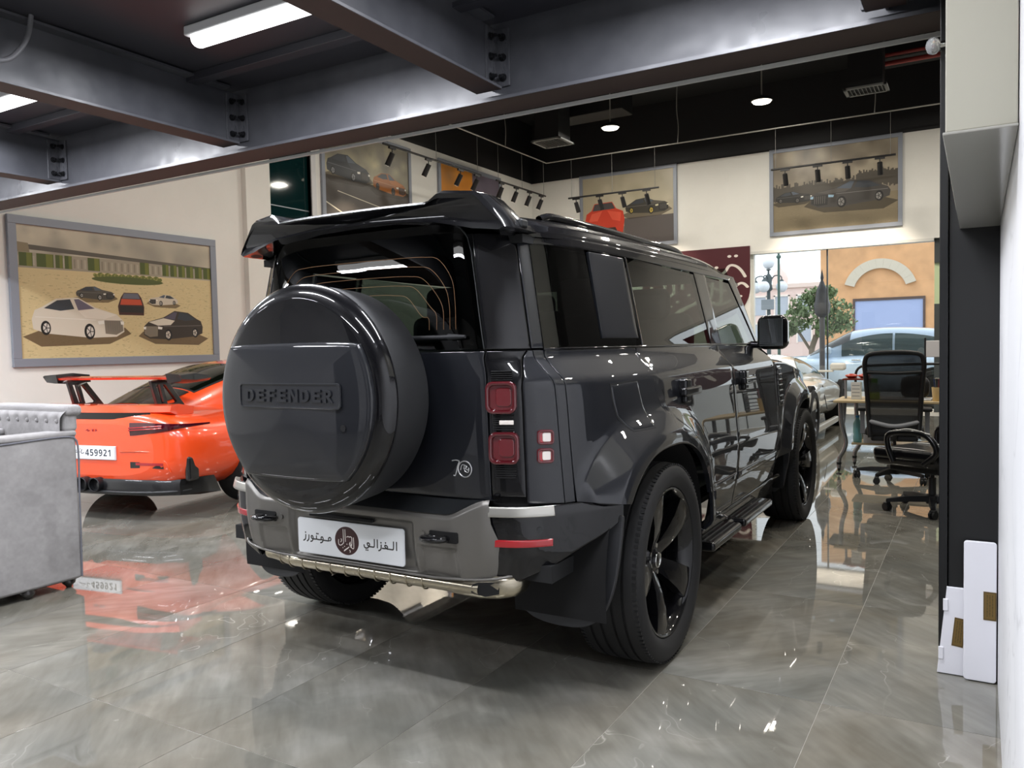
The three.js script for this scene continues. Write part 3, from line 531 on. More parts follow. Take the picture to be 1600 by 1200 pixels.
    for (let i = 0; i <= n; i++) {
      const u = i / n; inner.push(archPt(lerp(th0, th1, u), ZR));
      let k = 1; while (k < key.length - 1 && key[k] < u) k++;
      const t = (u - key[k - 1]) / (key[k] - key[k - 1]); outer.push([lerp(outl[k - 1][0], outl[k][0], t), lerp(outl[k - 1][1], outl[k][1], t)]);
    }
    both('rear_quarter_panel', panel(inner, outer, n, 40, { raw: true, depth: 0.02 }), mPaint);
  }
  // ---- doors
  const archFront = []; for (let i = 0; i <= 6; i++) archFront.push(archPt(Math.PI - 0.37 + 0.37 * i / 6, ZR));
  const FD = -1.205;
  const rdRear = [...gapCurve.map((q) => [q[0] - G, q[1]]), [-0.566, 0.5], [-0.566, 0.43]];
  both('rear_door', panel(rdRear, [[FD + G, BELT], [FD + G, 0.43]], 46, 30), mPaint);
  const fdFront = [[-2.19, BELT - 0.01], [-2.23, 1.22], [-2.235, 0.8], [-2.235, 0.43]];
  both('front_door', panel([[FD - G, BELT], [FD - G, 0.43]], fdFront, 40, 24), mPaint);
  both('sill_panel', panel([[-0.566, 0.425], [-2.36, 0.425]], [[-0.566, 0.31], [-2.36, 0.31]], 24, 5), mGlossBlack);
  both('door_moulding', panel([[-0.60, 0.62], [FD + 0.02, 0.62]], [[-0.60, 0.575], [FD + 0.02, 0.575]], 12, 3, { off: 0.007, depth: 0.01, edge: 0.005 }), mPaint);
  both('door_moulding', panel([[FD - 0.02, 0.62], [-2.22, 0.62]], [[FD - 0.02, 0.575], [-2.22, 0.575]], 12, 3, { off: 0.007, depth: 0.01, edge: 0.005 }), mPaint);
  // ---- front fender round the wheel
  {
    const n = 70, inner = [], outer = [], th0 = 0.33, th1 = Math.PI - 0.5;
    const outl = [[-2.24 - G, 0.55], [-2.24 - G, 1.2], [-2.6, 1.185], [-3.0, 1.135], [-3.55, 1.07], [-3.66, 0.72]], key = [0, 0.3, 0.42, 0.58, 0.8, 1];
    for (let i = 0; i <= n; i++) { const u = i / n; inner.push(archPt(lerp(th0, th1, u), ZFA)); let k = 1; while (k < 5 && key[k] < u) k++; const t = (u - key[k - 1]) / (key[k] - key[k - 1]); outer.push([lerp(outl[k - 1][0], outl[k][0], t), lerp(outl[k - 1][1], outl[k][1], t)]); }
    both('front_fender', panel(inner, outer, n, 26, { raw: true, depth: 0.02 }), mPaint);
    // louvred side vent
    const v = both('fender_vent', panel([[-2.29, 1.17], [-2.29, 0.9]], [[-2.42, 1.17], [-2.42, 0.9]], 10, 6, { off: 0.004, depth: 0.012 }), mGlossBlack);
    for (let i = 0; i < 7; i++) { const y = 0.925 + i * 0.036, g = panel([[-2.3, y], [-2.41, y]], [[-2.3, y + 0.012], [-2.41, y + 0.012]], 4, 2, { off: 0.012, depth: 0.01, edge: 0.004 }); obj('slat', g, mPaint, v[0]); obj('slat', mirrorX(g), mPaint, v[1]); }
  }
  // ---- front end and bonnet
  obj('bonnet', grid((u, v) => { const z = lerp(-2.36, -3.74, u), x = lerp(-1, 1, v), w = pws(wTbl, z) - 0.02; return [x * w, 1.2 + 0.045 * (1 - Math.pow(Math.abs(x), 3)) - 0.125 * pw([[0, 0], [0.2, 0.1], [0.5, 0.5], [0.9, 1], [1, 1.25]], u) - 0.04 * sstep(0.96, 1, Math.abs(x)), z]; }, 24, 40), mPaint, car);
  obj('front_panel', loft([[-3.6, 0.85], [-3.7, 0.84], [-3.78, 0.78], [-3.81, 0.7]].map(([z, w]) => { const r = []; for (let i = 0; i < 24; i++) { const a = i / 24 * Math.PI * 2, c = Math.cos(a), s = Math.sin(a); const k = 1 / Math.pow(Math.pow(Math.abs(c), 6) + Math.pow(Math.abs(s), 6), 1 / 6); r.push([w * k * c, 0.76 + (0.40 - (z < -3.75 ? 0.04 : 0)) * k * s, z]); } return r; })), mGlossBlack, car);
  for (const sx of [-1, 1]) { const h = obj('headlamp', lathe([[0, 0.03], [0.09, 0.025], [0.105, 0], [0.1, -0.02]], 28).rotateX(-Math.PI / 2).translate(sx * 0.66, 0.98, -3.80), mClearLens, car); }
  // ---- greenhouse: side
  const qg = (A, B, nu, nv, o) => panel(A, B, nu, nv, o);
  const GT = 1.712, GB = 1.326;
  both('quarter_window', qg([[DS - 0.003, GB], [DS - 0.003, GT]], [[0.285, GB], [0.285, GT]], 16, 12, { depth: 0, edge: 0 }), mTint);
  both('quarter_window', qg([[-0.055, GB], [-0.055, GT]], [[-0.083, GB], [-0.083, GT]], 8, 3, { depth: 0, edge: 0 }), mTint);
  both('quarter_window', qg([[0.285, GB], [-0.055, GB]], [[0.285, 1.358], [-0.055, 1.358]], 10, 2, { depth: 0, edge: 0 }), mTint);
  both('square_side_panel', qg([[0.28, 1.358], [0.262, 1.704]], [[-0.05, 1.358], [-0.052, 1.704]], 12, 10, { off: 0.007, depth: 0.012 }), mPaint, car, 'flat square body panel over the side glass');
  both('rear_door_window', qg([[-0.095, GB], [-0.095, GT]], [[-1.10, GB], [-1.03, GT - 0.012]], 16, 16, { depth: 0, edge: 0 }), mTintLight);
  both('window_divider', qg([[-0.083, GB], [-0.083, GT]], [[-0.095, GB], [-0.095, GT]], 12, 2, { off: 0.003, depth: 0.01 }), mGlossBlack);
  both('centre_pillar', qg([[-1.10, GB], [-1.03, GT]], [[-1.30, GB], [-1.24, GT]], 14, 5, { off: 0.003, depth: 0.02 }), mGlossBlack);
  both('front_door_window', qg([[-1.305, GB], [-1.245, GT - 0.012]], [[-2.10, GB], [-1.72, GT - 0.02]], 16, 14, { depth: 0, edge: 0 }), mTintLight);
  both('front_pillar', qg([[-2.11, GB], [-1.72, GT]], [[-2.24, GB - 0.08], [-1.86, GT + 0.03]], 16, 4, { off: 0.004, depth: 0.03 }), mGlossBlack);
  both('belt_strip', qg([[DS - 0.002, BELT], [-2.18, BELT]], [[DS - 0.002, GB], [-2.15, GB]], 40, 2, { off: 0.002, depth: 0.02 }), mGlossBlack);
  both('roof_side', qg([[DS - 0.002, GT], [-1.86, GT]], [[DS - 0.002, 1.752], [-1.86, 1.742]], 40, 5, { off: 0.002, depth: 0.02 }), mGlossBlack);
  // ---- greenhouse: rear corner
  const sx = (x) => { if (x < 0) return 2 * SC - sx(-x); let a = DS, b = SC; for (let i = 0; i < 40; i++) { const m = (a + b) / 2; cont(m)[0] > x ? a = m : b = m; } return a; };
  const sReal = (x, y) => { let q = x; for (let i = 0; i < 6; i++) q = x - pw(pTbl, y) * sstep(0.35, 0.8, q); return sx(q); };
  both('corner_pillar', qg([[DS + 0.002, GB], [DS + 0.002, 1.75]], [[CS + 0.004, GB], [CS + 0.004, 1.75]], 16, 5, { off: 0.003, depth: 0.02 }), mPaint);
  both('corner_glass', qg([[CS + 0.008, GB], [CS + 0.008, 1.745]], [[sReal(0.565, GB), GB], [sReal(0.500, 1.745), 1.745]], 16, 12, { depth: 0.012 }), mGlossBlack);
  // ---- tailgate
  const gateR = [[0.583, 0.785], [0.579, 0.9], [0.568, 1.2], [0.563, BELT]];
  const tg = sub('tailgate', car);
  obj('gate_panel', panel(gateR.map(([x, y]) => [2 * SC - sReal(x, y), y]), gateR.map(([x, y]) => [sReal(x, y), y]), 24, 50), mPaint, tg);
  const glRr = [[0.558, GB], [0.544, 1.4], [0.519, 1.55], [0.497, 1.68], [0.48, 1.735], [0.445, 1.772], [0.39, 1.788], [0.33, 1.791]];
  const glR = glRr.map(([x, y]) => [SC - sReal(x, y), y]), sxo = sx;
  obj('rear_window', panel(glR.map(([x, y]) => [SC + x, y]), glR.map(([x, y]) => [SC - x, y]), 24, 40, { depth: 0, edge: 0 }), mTint, tg);
  {
    const bord = []; // black printed border of the glass
    const bi = [[0.50, GB + 0.03], [0.49, 1.4], [0.475, 1.52], [0.46, 1.60], [0.44, 1.645], [0.40, 1.67], [0.35, 1.68], [0.33, 1.681]];
    bord.push(panel(glR.map(([x, y]) => [SC - x, y]), bi.map(([x, y]) => [sx(x), y]), 24, 5, { depth: 0, edge: 0, off: -0.003 }), panel(glR.map(([x, y]) => [SC + x, y]), bi.map(([x, y]) => [sx(-x), y]), 24, 5, { depth: 0, edge: 0, off: -0.003 }));
    bord.push(panel([[sx(0.33), 1.791], [sx(-0.33), 1.791]], [[sx(0.33), 1.681], [sx(-0.33), 1.681]], 12, 3, { depth: 0, edge: 0, off: -0.003 }), panel([[sx(0.5), GB], [sx(-0.5), GB]], [[sx(0.5), GB + 0.03], [sx(-0.5), GB + 0.03]], 12, 2, { depth: 0, edge: 0, off: -0.003 }));
    obj('glass_border', bord, mShell, tg);
    const wm = std({ color: 0x6f4e2c, roughness: 0.5 });
    for (let i = 0; i < 5; i++) {
      const k = i * 0.034, hf = [[0.47 - k, 1.40], [0.464 - k, 1.50 - k * 0.4], [0.44 - k, 1.585 - k], [0.36 - k, 1.662 - k], [0.30 - k, 1.672 - k], [0.1, 1.676 - k]], pts = [...hf.map(([x, y]) => [-x, y]), ...hf.slice().reverse()].map(([x, y]) => { const q = S(sx(x), y); return [q[0], q[1], q[2] + 0.0012]; });
      obj('heater_wire', tube(pts, 0.001, 80, 4), wm, tg);
    }
    obj('gate_rubber', panel(glR.map(([x, y]) => [SC - x - 0.001, y]), glR.map(([x, y]) => [SC - x - 0.007, y + (y > 1.7 ? 0.006 : 0)]), 24, 2, { off: 0.001, depth: 0.01 }), mSatin, tg);
    obj('wiper', [cylBetween([0.06, 1.372, 0.812], [0.43, 1.372, 0.812], 0.008), cylBetween([0.43, 1.372, 0.812], [0.50, 1.372, 0.807], 0.012, 0.006)], mPlasticBlack, tg);
  }
  // spare wheel carrier recess (dark disc shadow pad) and emblem
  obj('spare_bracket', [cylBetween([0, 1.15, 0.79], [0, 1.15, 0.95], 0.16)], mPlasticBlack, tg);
  {
    const em = std({ color: 0xd7d8da, roughness: 0.25, metalness: 0.7 });
    const z = S(sReal(0.47, 0.9), 0.9)[2] + 0.0015, cx = 0.480, cy = 0.893, list = [];
    list.push(tube([[0.425, 0.921, z], [0.442, 0.924, z], [0.458, 0.921, z]], 0.0025, 12, 6), tube([[0.457, 0.921, z], [0.448, 0.90, z], [0.442, 0.878, z], [0.436, 0.866, z], [0.430, 0.868, z]], 0.0025, 20, 6));
    list.push(new THREE.TorusGeometry(0.029, 0.0026, 6, 40).translate(cx, cy, z));
    for (const [a, b, c] of [[0.0, 0.0, 0.019], [0.006, 0.004, 0.011]]) list.push(tube([[cx + a - c, cy + b - 0.004, z], [cx + a - c * 0.6, cy + b + c * 0.8, z], [cx + a + c * 0.3, cy + b + c * 0.5, z], [cx + a - c * 0.1, cy + b - c * 0.2, z], [cx + a + c * 0.7, cy + b - c * 0.6, z], [cx + a + c, cy + b + c * 0.2, z]], 0.0019, 30, 5));
    obj('anniversary_emblem', list, em, tg, 'silver 70 emblem with a calligraphic roundel');
  }
  // ---- rear lamp columns
  {
    const colL = [[0.589, 0.80], [0.585, 0.9], [0.574, 1.2], [0.569, BELT]], colR = [[0.706, 0.80], [0.703, 0.9], [0.69, 1.2], [0.686, BELT]];
    const sxp = ([x, y]) => [sReal(x, y), y];
    both('lamp_column', panel(colL.map(sxp), colR.map(sxp), 20, 8), mGlossBlack);
    // outer body corner from the lamps to the crease
    both('rear_corner_panel', panel(colR.map(([x, y], i) => sxp([x + 0.006, i ? y : 0.775])), [[CS + 0.0015, 0.775], [CS + 0.0015, 0.9], [CS + 0.0015, 1.2], [CS + 0.0015, BELT]], 40, 14), mPaint);
    both('corner_crease', panel([[CS - 0.0015, 0.775], [CS - 0.0015, BELT]], [[DS + 0.002, 0.775], [DS + 0.002, BELT]], 40, 4), mPaint);
    const place = (x, y, sgn) => {                                     // frame on the body skin at the wanted x: turns a part built round the origin
      const c = S(sReal(x, y), y), n = nrm(sReal(x, y), y), th = Math.atan2(n.x, n.z);
      return (q) => { const g = plain(q).rotateY(th).translate(c[0], y, c[2]); return sgn < 0 ? mirrorX(g) : g; };
    };
    const lampPart = (x0, x1, y0, y1, sgn) => {
      const g = sub('tail_lamp', car), r = 0.028, w = (x1 - x0) / 2, h = (y1 - y0) / 2, T = place((x0 + x1) / 2, (y0 + y1) / 2, sgn);
      const ring = rrect(-w, -h, w, h, r); ring.holes.push(rrect(-w + 0.013, -h + 0.013, w - 0.013, h - 0.013, r - 0.008));
      obj('lamp_frame', T(extr(ring, 0.024, 0.005).translate(0, 0, -0.004)), mRedFrame, g);
      obj('lens', T(extr(rrect(-w + 0.012, -h + 0.012, w - 0.012, h - 0.012, r - 0.008), 0.008, 0.003).translate(0, 0, -0.005)), mRedLens, g);
      obj('lens_core', T(extr(rrect(-w * 0.36, -h * 0.55, w * 0.66, h * 0.6, 0.014), 0.008, 0.003).translate(0, 0, 0.0)), mRedLens, g);
      obj('lamp_housing', T(extr(rrect(-w + 0.004, -h + 0.004, w - 0.004, h - 0.004, r - 0.006), 0.03, 0.002).translate(0, 0, -0.034)), mShell, g);
    };
    for (const sg of [1, -1]) {
      lampPart(0.572, 0.684, 1.096, 1.211, sg); lampPart(0.581, 0.692, 0.917, 1.032, sg);
      const louv = sub('lamp_louvre', car);
      for (const [xc, y0, y1, n] of [[0.626, 1.212, 1.25, 5], [0.634, 1.036, 1.094, 7], [0.64, 0.865, 0.914, 6]]) {
        const T = place(xc, (y0 + y1) / 2, sg), yc = (y0 + y1) / 2;
        for (let i = 0; i < n; i++) obj('slat', T(rspan(-0.038, 0.038, lerp(y0, y1, (i + 0.15) / n) - yc, lerp(y0, y1, (i + 0.75) / n) - yc, -0.004, 0.006, 0.002)), mShell, louv);
      }
      obj('reversing_lamp', place(0.645, 1.065, sg)(rspan(-0.026, 0.026, -0.008, 0.008, 0.0, 0.009, 0.003)), mClearLens, louv);
      for (const [y0, y1] of [[0.984, 1.038], [0.919, 0.973]]) {
        const g = sub('fog_lamp', car), w = 0.031, h = (y1 - y0) / 2, T = place(0.766, (y0 + y1) / 2, sg);
        const ring = rrect(-w, -h, w, h, 0.014); ring.holes.push(rrect(-w + 0.009, -h + 0.009, w - 0.009, h - 0.009, 0.008));
        obj('lamp_frame', T(extr(ring, 0.016, 0.004).translate(0, 0, -0.006)), mRedFrame, g);
        obj('lens', T(extr(rrect(-w + 0.008, -h + 0.008, w - 0.008, h - 0.008, 0.008), 0.008, 0.002).translate(0, 0, -0.006)), mRedBright, g);
        obj('lens_core', T(extr(rrect(-w * 0.35, -h * 0.6, w * 0.62, h * 0.6, 0.006), 0.008, 0.002).translate(0, 0, -0.003)), mClearLens, g);
      }
    }
  }
  // ---- fuel flap
  obj('fuel_flap', panel([[0.385, 1.178], [0.38, 1.12], [0.36, 1.06], [0.30, 1.0]], [[0.172, 1.185], [0.15, 1.12], [0.128, 1.05], [0.135, 1.0]], 12, 12, { off: 0.003, depth: 0.01, edge: 0.004 }), mPaint, car);
  obj('fuel_flap_gap', panel([[0.39, 1.184], [0.386, 1.12], [0.366, 1.056], [0.304, 0.994]], [[0.167, 1.191], [0.144, 1.12], [0.122, 1.048], [0.13, 0.994]], 12, 12, { off: 0.0008, depth: 0.004, edge: 0 }), mShell, car);
  // ---- door handles
  for (const z of [-0.36, -1.42]) {
    const g = merge([rspan(0.935, 0.968, 1.095, 1.135, z - 0.13, z + 0.11, 0.012), rspan(0.91, 0.958, 1.10, 1.175, z - 0.0, z + 0.075, 0.014), rspan(0.92, 0.95, 1.06, 1.1, z - 0.02, z + 0.05, 0.012)]);
    both('door_handle', g, mGlossBlack);
  }
  // ---- mirrors
  for (const sg of [1, -1]) {
    const g = sub('wing_mirror', car), M = (q) => (sg < 0 ? mirrorX(plain(q)) : q);
    obj('mirror_shell', M(rbox(0.185, 0.215, 0.13, 0.05, 0.965, 1.39, -2.0, 4)), mGlossBlack, g);
    obj('mirror_glass', M(rbox(0.145, 0.175, 0.006, 0.03, 0.965, 1.39, -1.934)), std({ color: 0x9aa0a4, roughness: 0.03, metalness: 1 }), g);
    obj('mirror_arm', M(rbox(0.12, 0.045, 0.07, 0.02, 0.86, 1.315, -2.01)), mGlossBlack, g);
  }
  // ---- roof
  {
    const edge = (z) => S(Math.min(z, 0.63), 1.745)[0] - 0.05 * sstep(0.6, 0.74, z);
    const prof = [[1, 1.745], [0.995, 1.765], [0.975, 1.79], [0.94, 1.81], [0.88, 1.826], [0.8, 1.838], [0.72, 1.842], [0.6, 1.846], [0.4, 1.853], [0.2, 1.857], [0, 1.858]];
    const fullP = [...prof, ...prof.slice(0, -1).reverse().map(([k, y]) => [-k, y])];
    const zs = []; for (let i = 0; i <= 40; i++) zs.push(lerp(0.72, -2.0, i / 40));
    const pos = []; const g = grid((u, v) => { const z = lerp(0.72, -2.0, u), i = v * (fullP.length - 1), a = Math.floor(Math.min(i, fullP.length - 2)), t = i - a, k = lerp(fullP[a][0], fullP[a + 1][0], t), y = lerp(fullP[a][1], fullP[a + 1][1], t); const drop = 0.055 * Math.pow(sstep(-1.1, -2.05, z), 1.4) + 0.01 * sstep(0.2, 0.74, z); return [k * edge(z), 1.745 + (y - 1.745) * (1 - 0.2 * sstep(-1.5, -2, z)) - drop, z]; }, 40, 80);
    obj('roof_panel', g, mGlossBlack, car);
    for (const sg of [1, -1]) {
      obj('roof_rail', tube([[sg * 0.60, 1.825, 0.42], [sg * 0.605, 1.842, 0.36], [sg * 0.61, 1.848, 0.2], [sg * 0.615, 1.852, -0.6], [sg * 0.615, 1.846, -1.2], [sg * 0.615, 1.81, -1.32]], 0.016, 60, 8), mGlossBlack, car);
      for (const k of [0.40, 0.33]) obj('roof_rib', rbox(0.03, 0.014, 1.9, 0.006, sg * k, 1.855, -0.55), mGlossBlack, car);
    }
    obj('antenna_fin', loft([[0.42, 0.0], [0.40, 0.03], [0.30, 0.055], [0.2, 0.03], [0.15, 0.0]].map(([z, h]) => [[-0.02, 1.855, z], [-0.006, 1.858 + h, z], [0.006, 1.858 + h, z], [0.02, 1.855, z]])), mGlossBlack, car);
    // spoiler with raised outer horns
    const top = [[0, 1.862], [0.20, 1.862], [0.375, 1.862], [0.42, 1.893], [0.435, 1.896], [0.55, 1.886], [0.57, 1.878], [0.62, 1.825], [0.66, 1.775], [0.675, 1.752]], bot = [[0.655, 1.742], [0.56, 1.752], [0.5, 1.765], [0.4, 1.785], [0.2, 1.798], [0, 1.80]];
    const ring = [...top, ...bot.slice(0, -1).concat([[0, 1.80]])];
    const half = [...top, ...bot], full = [...half, ...half.slice(1, -1).reverse().map(([x, y]) => [-x, y])];
    const rows = [[0.55, 0.985, -0.03], [0.64, 1, -0.008], [0.72, 1, 0], [0.80, 1, 0.0], [0.855, 0.99, -0.001], [0.872, 0.975, -0.012], [0.868, 0.955, -0.03]];
    const rings = rows.map(([z, k, dy]) => full.map(([x, y]) => { const bow = 0.085 * Math.pow(Math.abs(x) / 0.68, 2.2) * sstep(0.6, 0.85, z); const mid = 1.815; return [x * k, (dy < -0.02 && z > 0.8 ? lerp(y, mid, 0.35) : y + (y > mid ? dy : 0)), z - bow]; }));
    obj('roof_spoiler', crease(loft(rings.map((r) => r.slice().reverse())), 28), mGlossBlack, car);
    for (const sg of [1, -1]) obj('gutter_clip', rbox(0.03, 0.03, 0.05, 0.008, sg * 0.66, 1.775, 0.665), mSatin, car);
    // windscreen
    obj('windscreen', grid((u, v) => { const x = lerp(-1, 1, v), y = lerp(1.24, 1.80, u), w = lerp(0.8, 0.70, u); return [x * w, y, lerp(-2.42, -1.97, u) + 0.12 * x * x * 0.8]; }, 8, 16), mTintLight, car);
  }
  // ---- inner shell behind the shut lines, cabin, floor pan
  {
    const sh = [];
    sh.push(panel([[-2.24, 0.43], [-2.24, 1.31]], [[-0.60, 0.43], [-0.60, 1.31]], 20, 12, { off: -0.016, depth: 0, edge: 0 }));
    const n = 40, A = [], B = []; for (let i = 0; i <= n; i++) { A.push(archPt(lerp(0.62, Math.PI, i / n), ZR, 1.02)); const u = i / n; B.push(u < 0.4 ? [0.637, lerp(0.78, 1.31, u / 0.4)] : [lerp(0.637, -0.6, (u - 0.4) / 0.6), 1.31]); }
    sh.push(panel(A, B, n, 12, { raw: true, off: -0.017, depth: 0, edge: 0 }));
    const both2 = [...sh, ...sh.map((g) => mirrorX(g))];
    both2.push(panel([[0.642, 0.60], [0.642, 1.31]], [[2 * SC - 0.642, 0.60], [2 * SC - 0.642, 1.31]], 16, 60, { off: -0.02, depth: 0, edge: 0 }));
    both2.push(panel([[0.62, 1.31], [0.62, 1.75]], [[sx(0.57), 1.31], [sx(0.53), 1.75]], 12, 16, { off: -0.02, depth: 0, edge: 0 }));
    both2.push(mirrorX(panel([[0.62, 1.31], [0.62, 1.75]], [[sx(0.57), 1.31], [sx(0.53), 1.75]], 12, 16, { off: -0.02, depth: 0, edge: 0 })));
    obj('body_shell', both2, mShell, car);
    obj('floor_pan', [span(-0.55, 0.55, 0.42, 0.52, -3.6, 0.72), span(-0.68, 0.68, 0.5, 0.95, -3.72, -2.35), span(-0.5, 0.5, 0.27, 0.38, -2.8, 0.1)], mShell, car);
    obj('cabin_lining', [span(-0.8, 0.8, 0.5, 0.56, -2.3, 0.75), span(-0.66, 0.66, 1.71, 1.74, -1.8, 0.66), span(-0.74, 0.74, 0.9, 1.22, -2.36, -2.05)], mCabin, car);
    const seat = (x, z, w) => {
      const g = sub('seat', car);
      obj('cushion', rbox(w, 0.16, 0.52, 0.05, x, 0.86, z - 0.2), mSeat, g);
      obj('backrest', rbox(w, 0.66, 0.15, 0.06, x, 1.18, z + 0.06).translate(0, 0, 0), mSeat, g);
      for (const hx of w > 0.8 ? [-0.4, 0, 0.4] : [0]) obj('headrest', rbox(0.27, 0.19, 0.11, 0.05, x + hx, 1.565, z + 0.1), mSeat, g);
    };
    seat(-0.38, -1.45, 0.52); seat(0.38, -1.45, 0.52); seat(0, -0.5, 1.3);
  }
  // ---- rear bumper
  {
    // dark top ledge + satin grey centre wrap
    const ledge = obj('bumper_ledge', grid((u, v) => { const x = lerp(-0.605, 0.605, v), ax = Math.abs(x); return [x, lerp(0.785, 0.742 + 0.054 * sstep(0.45, 0.605, ax), u), lerp(0.78, 0.892 - 0.045 * sstep(0.46, 0.6, ax), u)]; }, 6, 40), mSatin, car);
    const cz = (x) => 0.897 - 0.035 * sstep(0.47, 0.62, Math.abs(x)) - 0.075 * sstep(0.58, 0.71, Math.abs(x));
    const topY = (x) => 0.742 + 0.055 * sstep(0.45, 0.608, Math.abs(x)), botY = (x) => 0.505 + 0.028 * sstep(0.5, 0.72, Math.abs(x));
    const edgeX = (v) => pw([[0, 0.70], [0.2, 0.665], [0.4, 0.64], [0.7, 0.615], [1, 0.608]], v);
    const body = grid((u, v) => {
      const t = v, xx = lerp(-1, 1, u); const x = xx * edgeX(t), y = lerp(botY(x), topY(x), t);
      let z = cz(x) - 0.03 * Math.pow(1 - t, 3) - 0.012 * sstep(0.93, 1, t);
      const ax = Math.abs(x);
      if (ax < 0.315 && t > 0.02 && t < 0.86) z -= 0.018 * sstep(0.315, 0.295, ax) * sstep(0.02, 0.08, t) * sstep(0.86, 0.8, t);
      const rec = sstep(0.325, 0.34, ax) * sstep(0.50, 0.485, ax) * sstep(0.5, 0.46, t) * 0.012; z -= rec * sstep(0.40, 0.30, Math.abs(ax - 0.41) * 3);
      return [x, y, z];
    }, 160, 40);
    obj('bumper_centre', body, mSatinGrey, car, 'satin grey centre section of the rear bumper');
    obj('bumper_lip', [tube([[-0.70, 0.532, 0.77], [-0.62, 0.515, 0.83], [-0.45, 0.505, 0.866], [0, 0.503, 0.868], [0.45, 0.505, 0.866], [0.62, 0.515, 0.83], [0.70, 0.532, 0.77]], 0.006, 60, 6)], mSatinGrey, car);
    // black outer ends wrapping to the wheels
    const bc = [[0, 0.96, 0.47], [0.09, 0.925, 0.545], [0.22, 0.86, 0.645], [0.36, 0.79, 0.735], [0.48, 0.70, 0.805], [0.60, 0.60, 0.838]];
    const bx = bc.map((c) => [c[0], c[1]]), bz = bc.map((c) => [c[0], c[2]]);
    const endS = (s, y) => { const k = pw([[0.42, -0.05], [0.5, -0.02], [0.6, -0.003], [0.66, 0], [0.74, 0.0], [0.775, -0.01]], y); return [pws(bx, s) + k * 0.7, y, pws(bz, s) + k * 0.7]; };
    const endN = (s, y) => { const e = 0.004, a = endS(s + e, y), b = endS(s - e, y), c = endS(s, y - e), d = endS(s, y + e); return V(b[0] - a[0], b[1] - a[1], b[2] - a[2]).cross(V(d[0] - c[0], d[1] - c[1], d[2] - c[2])).normalize(); };
    both('bumper_end', panel([[0.0, 0.69], [0.0, 0.772]], [[0.60, 0.46], [0.60, 0.772]], 20, 60, { S: endS, n: endN, depth: 0.03 }), mGlossBlack);
    const onEnd = (s, y, sgn) => { const c = endS(s, y), n = endN(s, y), th = Math.atan2(n.x, n.z); return (q) => { const g = plain(q).rotateY(th).translate(c[0], c[1], c[2]); return sgn < 0 ? mirrorX(g) : g; }; };
    const bend = (s0, s1, y, h, out, sgn) => { const g = panel([[s0, y - h / 2], [s0, y + h / 2]], [[s1, y - h / 2], [s1, y + h / 2]], 4, 24, { S: endS, n: endN, off: out, depth: out + 0.004, edge: 0.003 }); return sgn < 0 ? mirrorX(g) : g; };
    const zE = 0.8;
    for (const sg of [1, -1]) {
      const M = (q) => (sg < 0 ? mirrorX(plain(q)) : q);
      obj('bumper_trim_bar', bend(0.345, 0.598, 0.754, 0.032, 0.02, sg), mBarSilver, car, 'brushed silver bumper trim bar');
      obj('reflector', bend(0.35, 0.585, 0.643, 0.026, 0.007, sg), mRedBright, car);
      obj('parking_sensor', onEnd(0.40, 0.69, sg)(new THREE.CylinderGeometry(0.011, 0.011, 0.006, 20).rotateX(Math.PI / 2)), mSatin, car);
      obj('parking_sensor', M(new THREE.CylinderGeometry(0.011, 0.011, 0.006, 20).rotateX(Math.PI / 2).translate(0.355, 0.665, 0.899)), mSatinGrey, car);
      const tow = sub('tow_eye', car);
      obj('recess', M(extr(rrect(0.385, 0.642, 0.505, 0.682, 0.006), 0.02, 0.001).translate(0, 0, 0.880)), mShell, tow);
      obj('hook', M(new THREE.TorusGeometry(0.034, 0.0115, 10, 28).rotateX(Math.PI / 2 - 0.1).scale(1.25, 1, 1.1).translate(0.425, 0.660, 0.925)), mGlossBlack, tow);
      // mud flap
      const fl = new THREE.CatmullRomCurve3([[0.57, 0.46], [0.555, 0.37], [0.62, 0.305], [0.74, 0.282], [0.845, 0.295], [0.91, 0.36], [0.945, 0.48], [0.962, 0.66], [0.955, 0.705], [0.90, 0.69], [0.74, 0.58]].map(([x, y]) => V(x, y, 0)), true, 'catmullrom', 0.5).getPoints(60).map((p) => [p.x, p.y]);
      const f = extr(fl, 0.022, 0.005); const P = f.attributes.position; for (let i = 0; i < P.count; i++) P.setZ(i, P.getZ(i) + 0.47 + 0.12 * (0.7 - P.getY(i)) + 0.10 * (0.96 - P.getX(i))); f.computeVertexNormals();
      obj('mud_flap', M(f), mFlap, car);
      const f2 = extr([[0.66, 0.42], [0.68, 0.33], [0.74, 0.285], [0.86, 0.285], [0.92, 0.33], [0.955, 0.5], [0.962, 0.60], [0.90, 0.60]], 0.02, 0.005).translate(0, 0, ZFA + 0.50); obj('mud_flap', M(f2), mFlap, car);
    }
    // plate
    const plate = sub('number_plate', car);
    obj('plate_board', extr(rrect(-0.267, 0.531, 0.267, 0.671, 0.012), 0.006, 0.001).translate(0, 0, 0.888), std({ color: 0xdfe2e6, roughness: 0.35 }), plate);
    const face = new THREE.PlaneGeometry(0.522, 0.130).translate(0, 0.601, 0.8948);
    obj('plate_print', face, std({ map: plateTex, roughness: 0.35 }), plate, 'white dealer plate with Arabic lettering and a maroon roundel');
    obj('plate_lamp_bar', rspan(-0.2, 0.12, 0.682, 0.694, 0.88, 0.899, 0.003), mShell, car);
    // polished lower pipe guard with end outlets
    const pipe = sub('exhaust_guard', car);
    const path = (t) => { const x = lerp(-0.55, 0.56, t); return [x, 0.474, 0.825 - 0.05 * sstep(0.2, 0, t)]; };
    obj('guard_shell', grid((u, v) => { const c = path(u), a = lerp(-1.2, 2.6, v); const r = 0.032; return [c[0], c[1] - Math.sin(a) * r * 0.9, c[2] + Math.cos(a) * r * 1.1]; }, 80, 14), mSteelPipe, pipe);
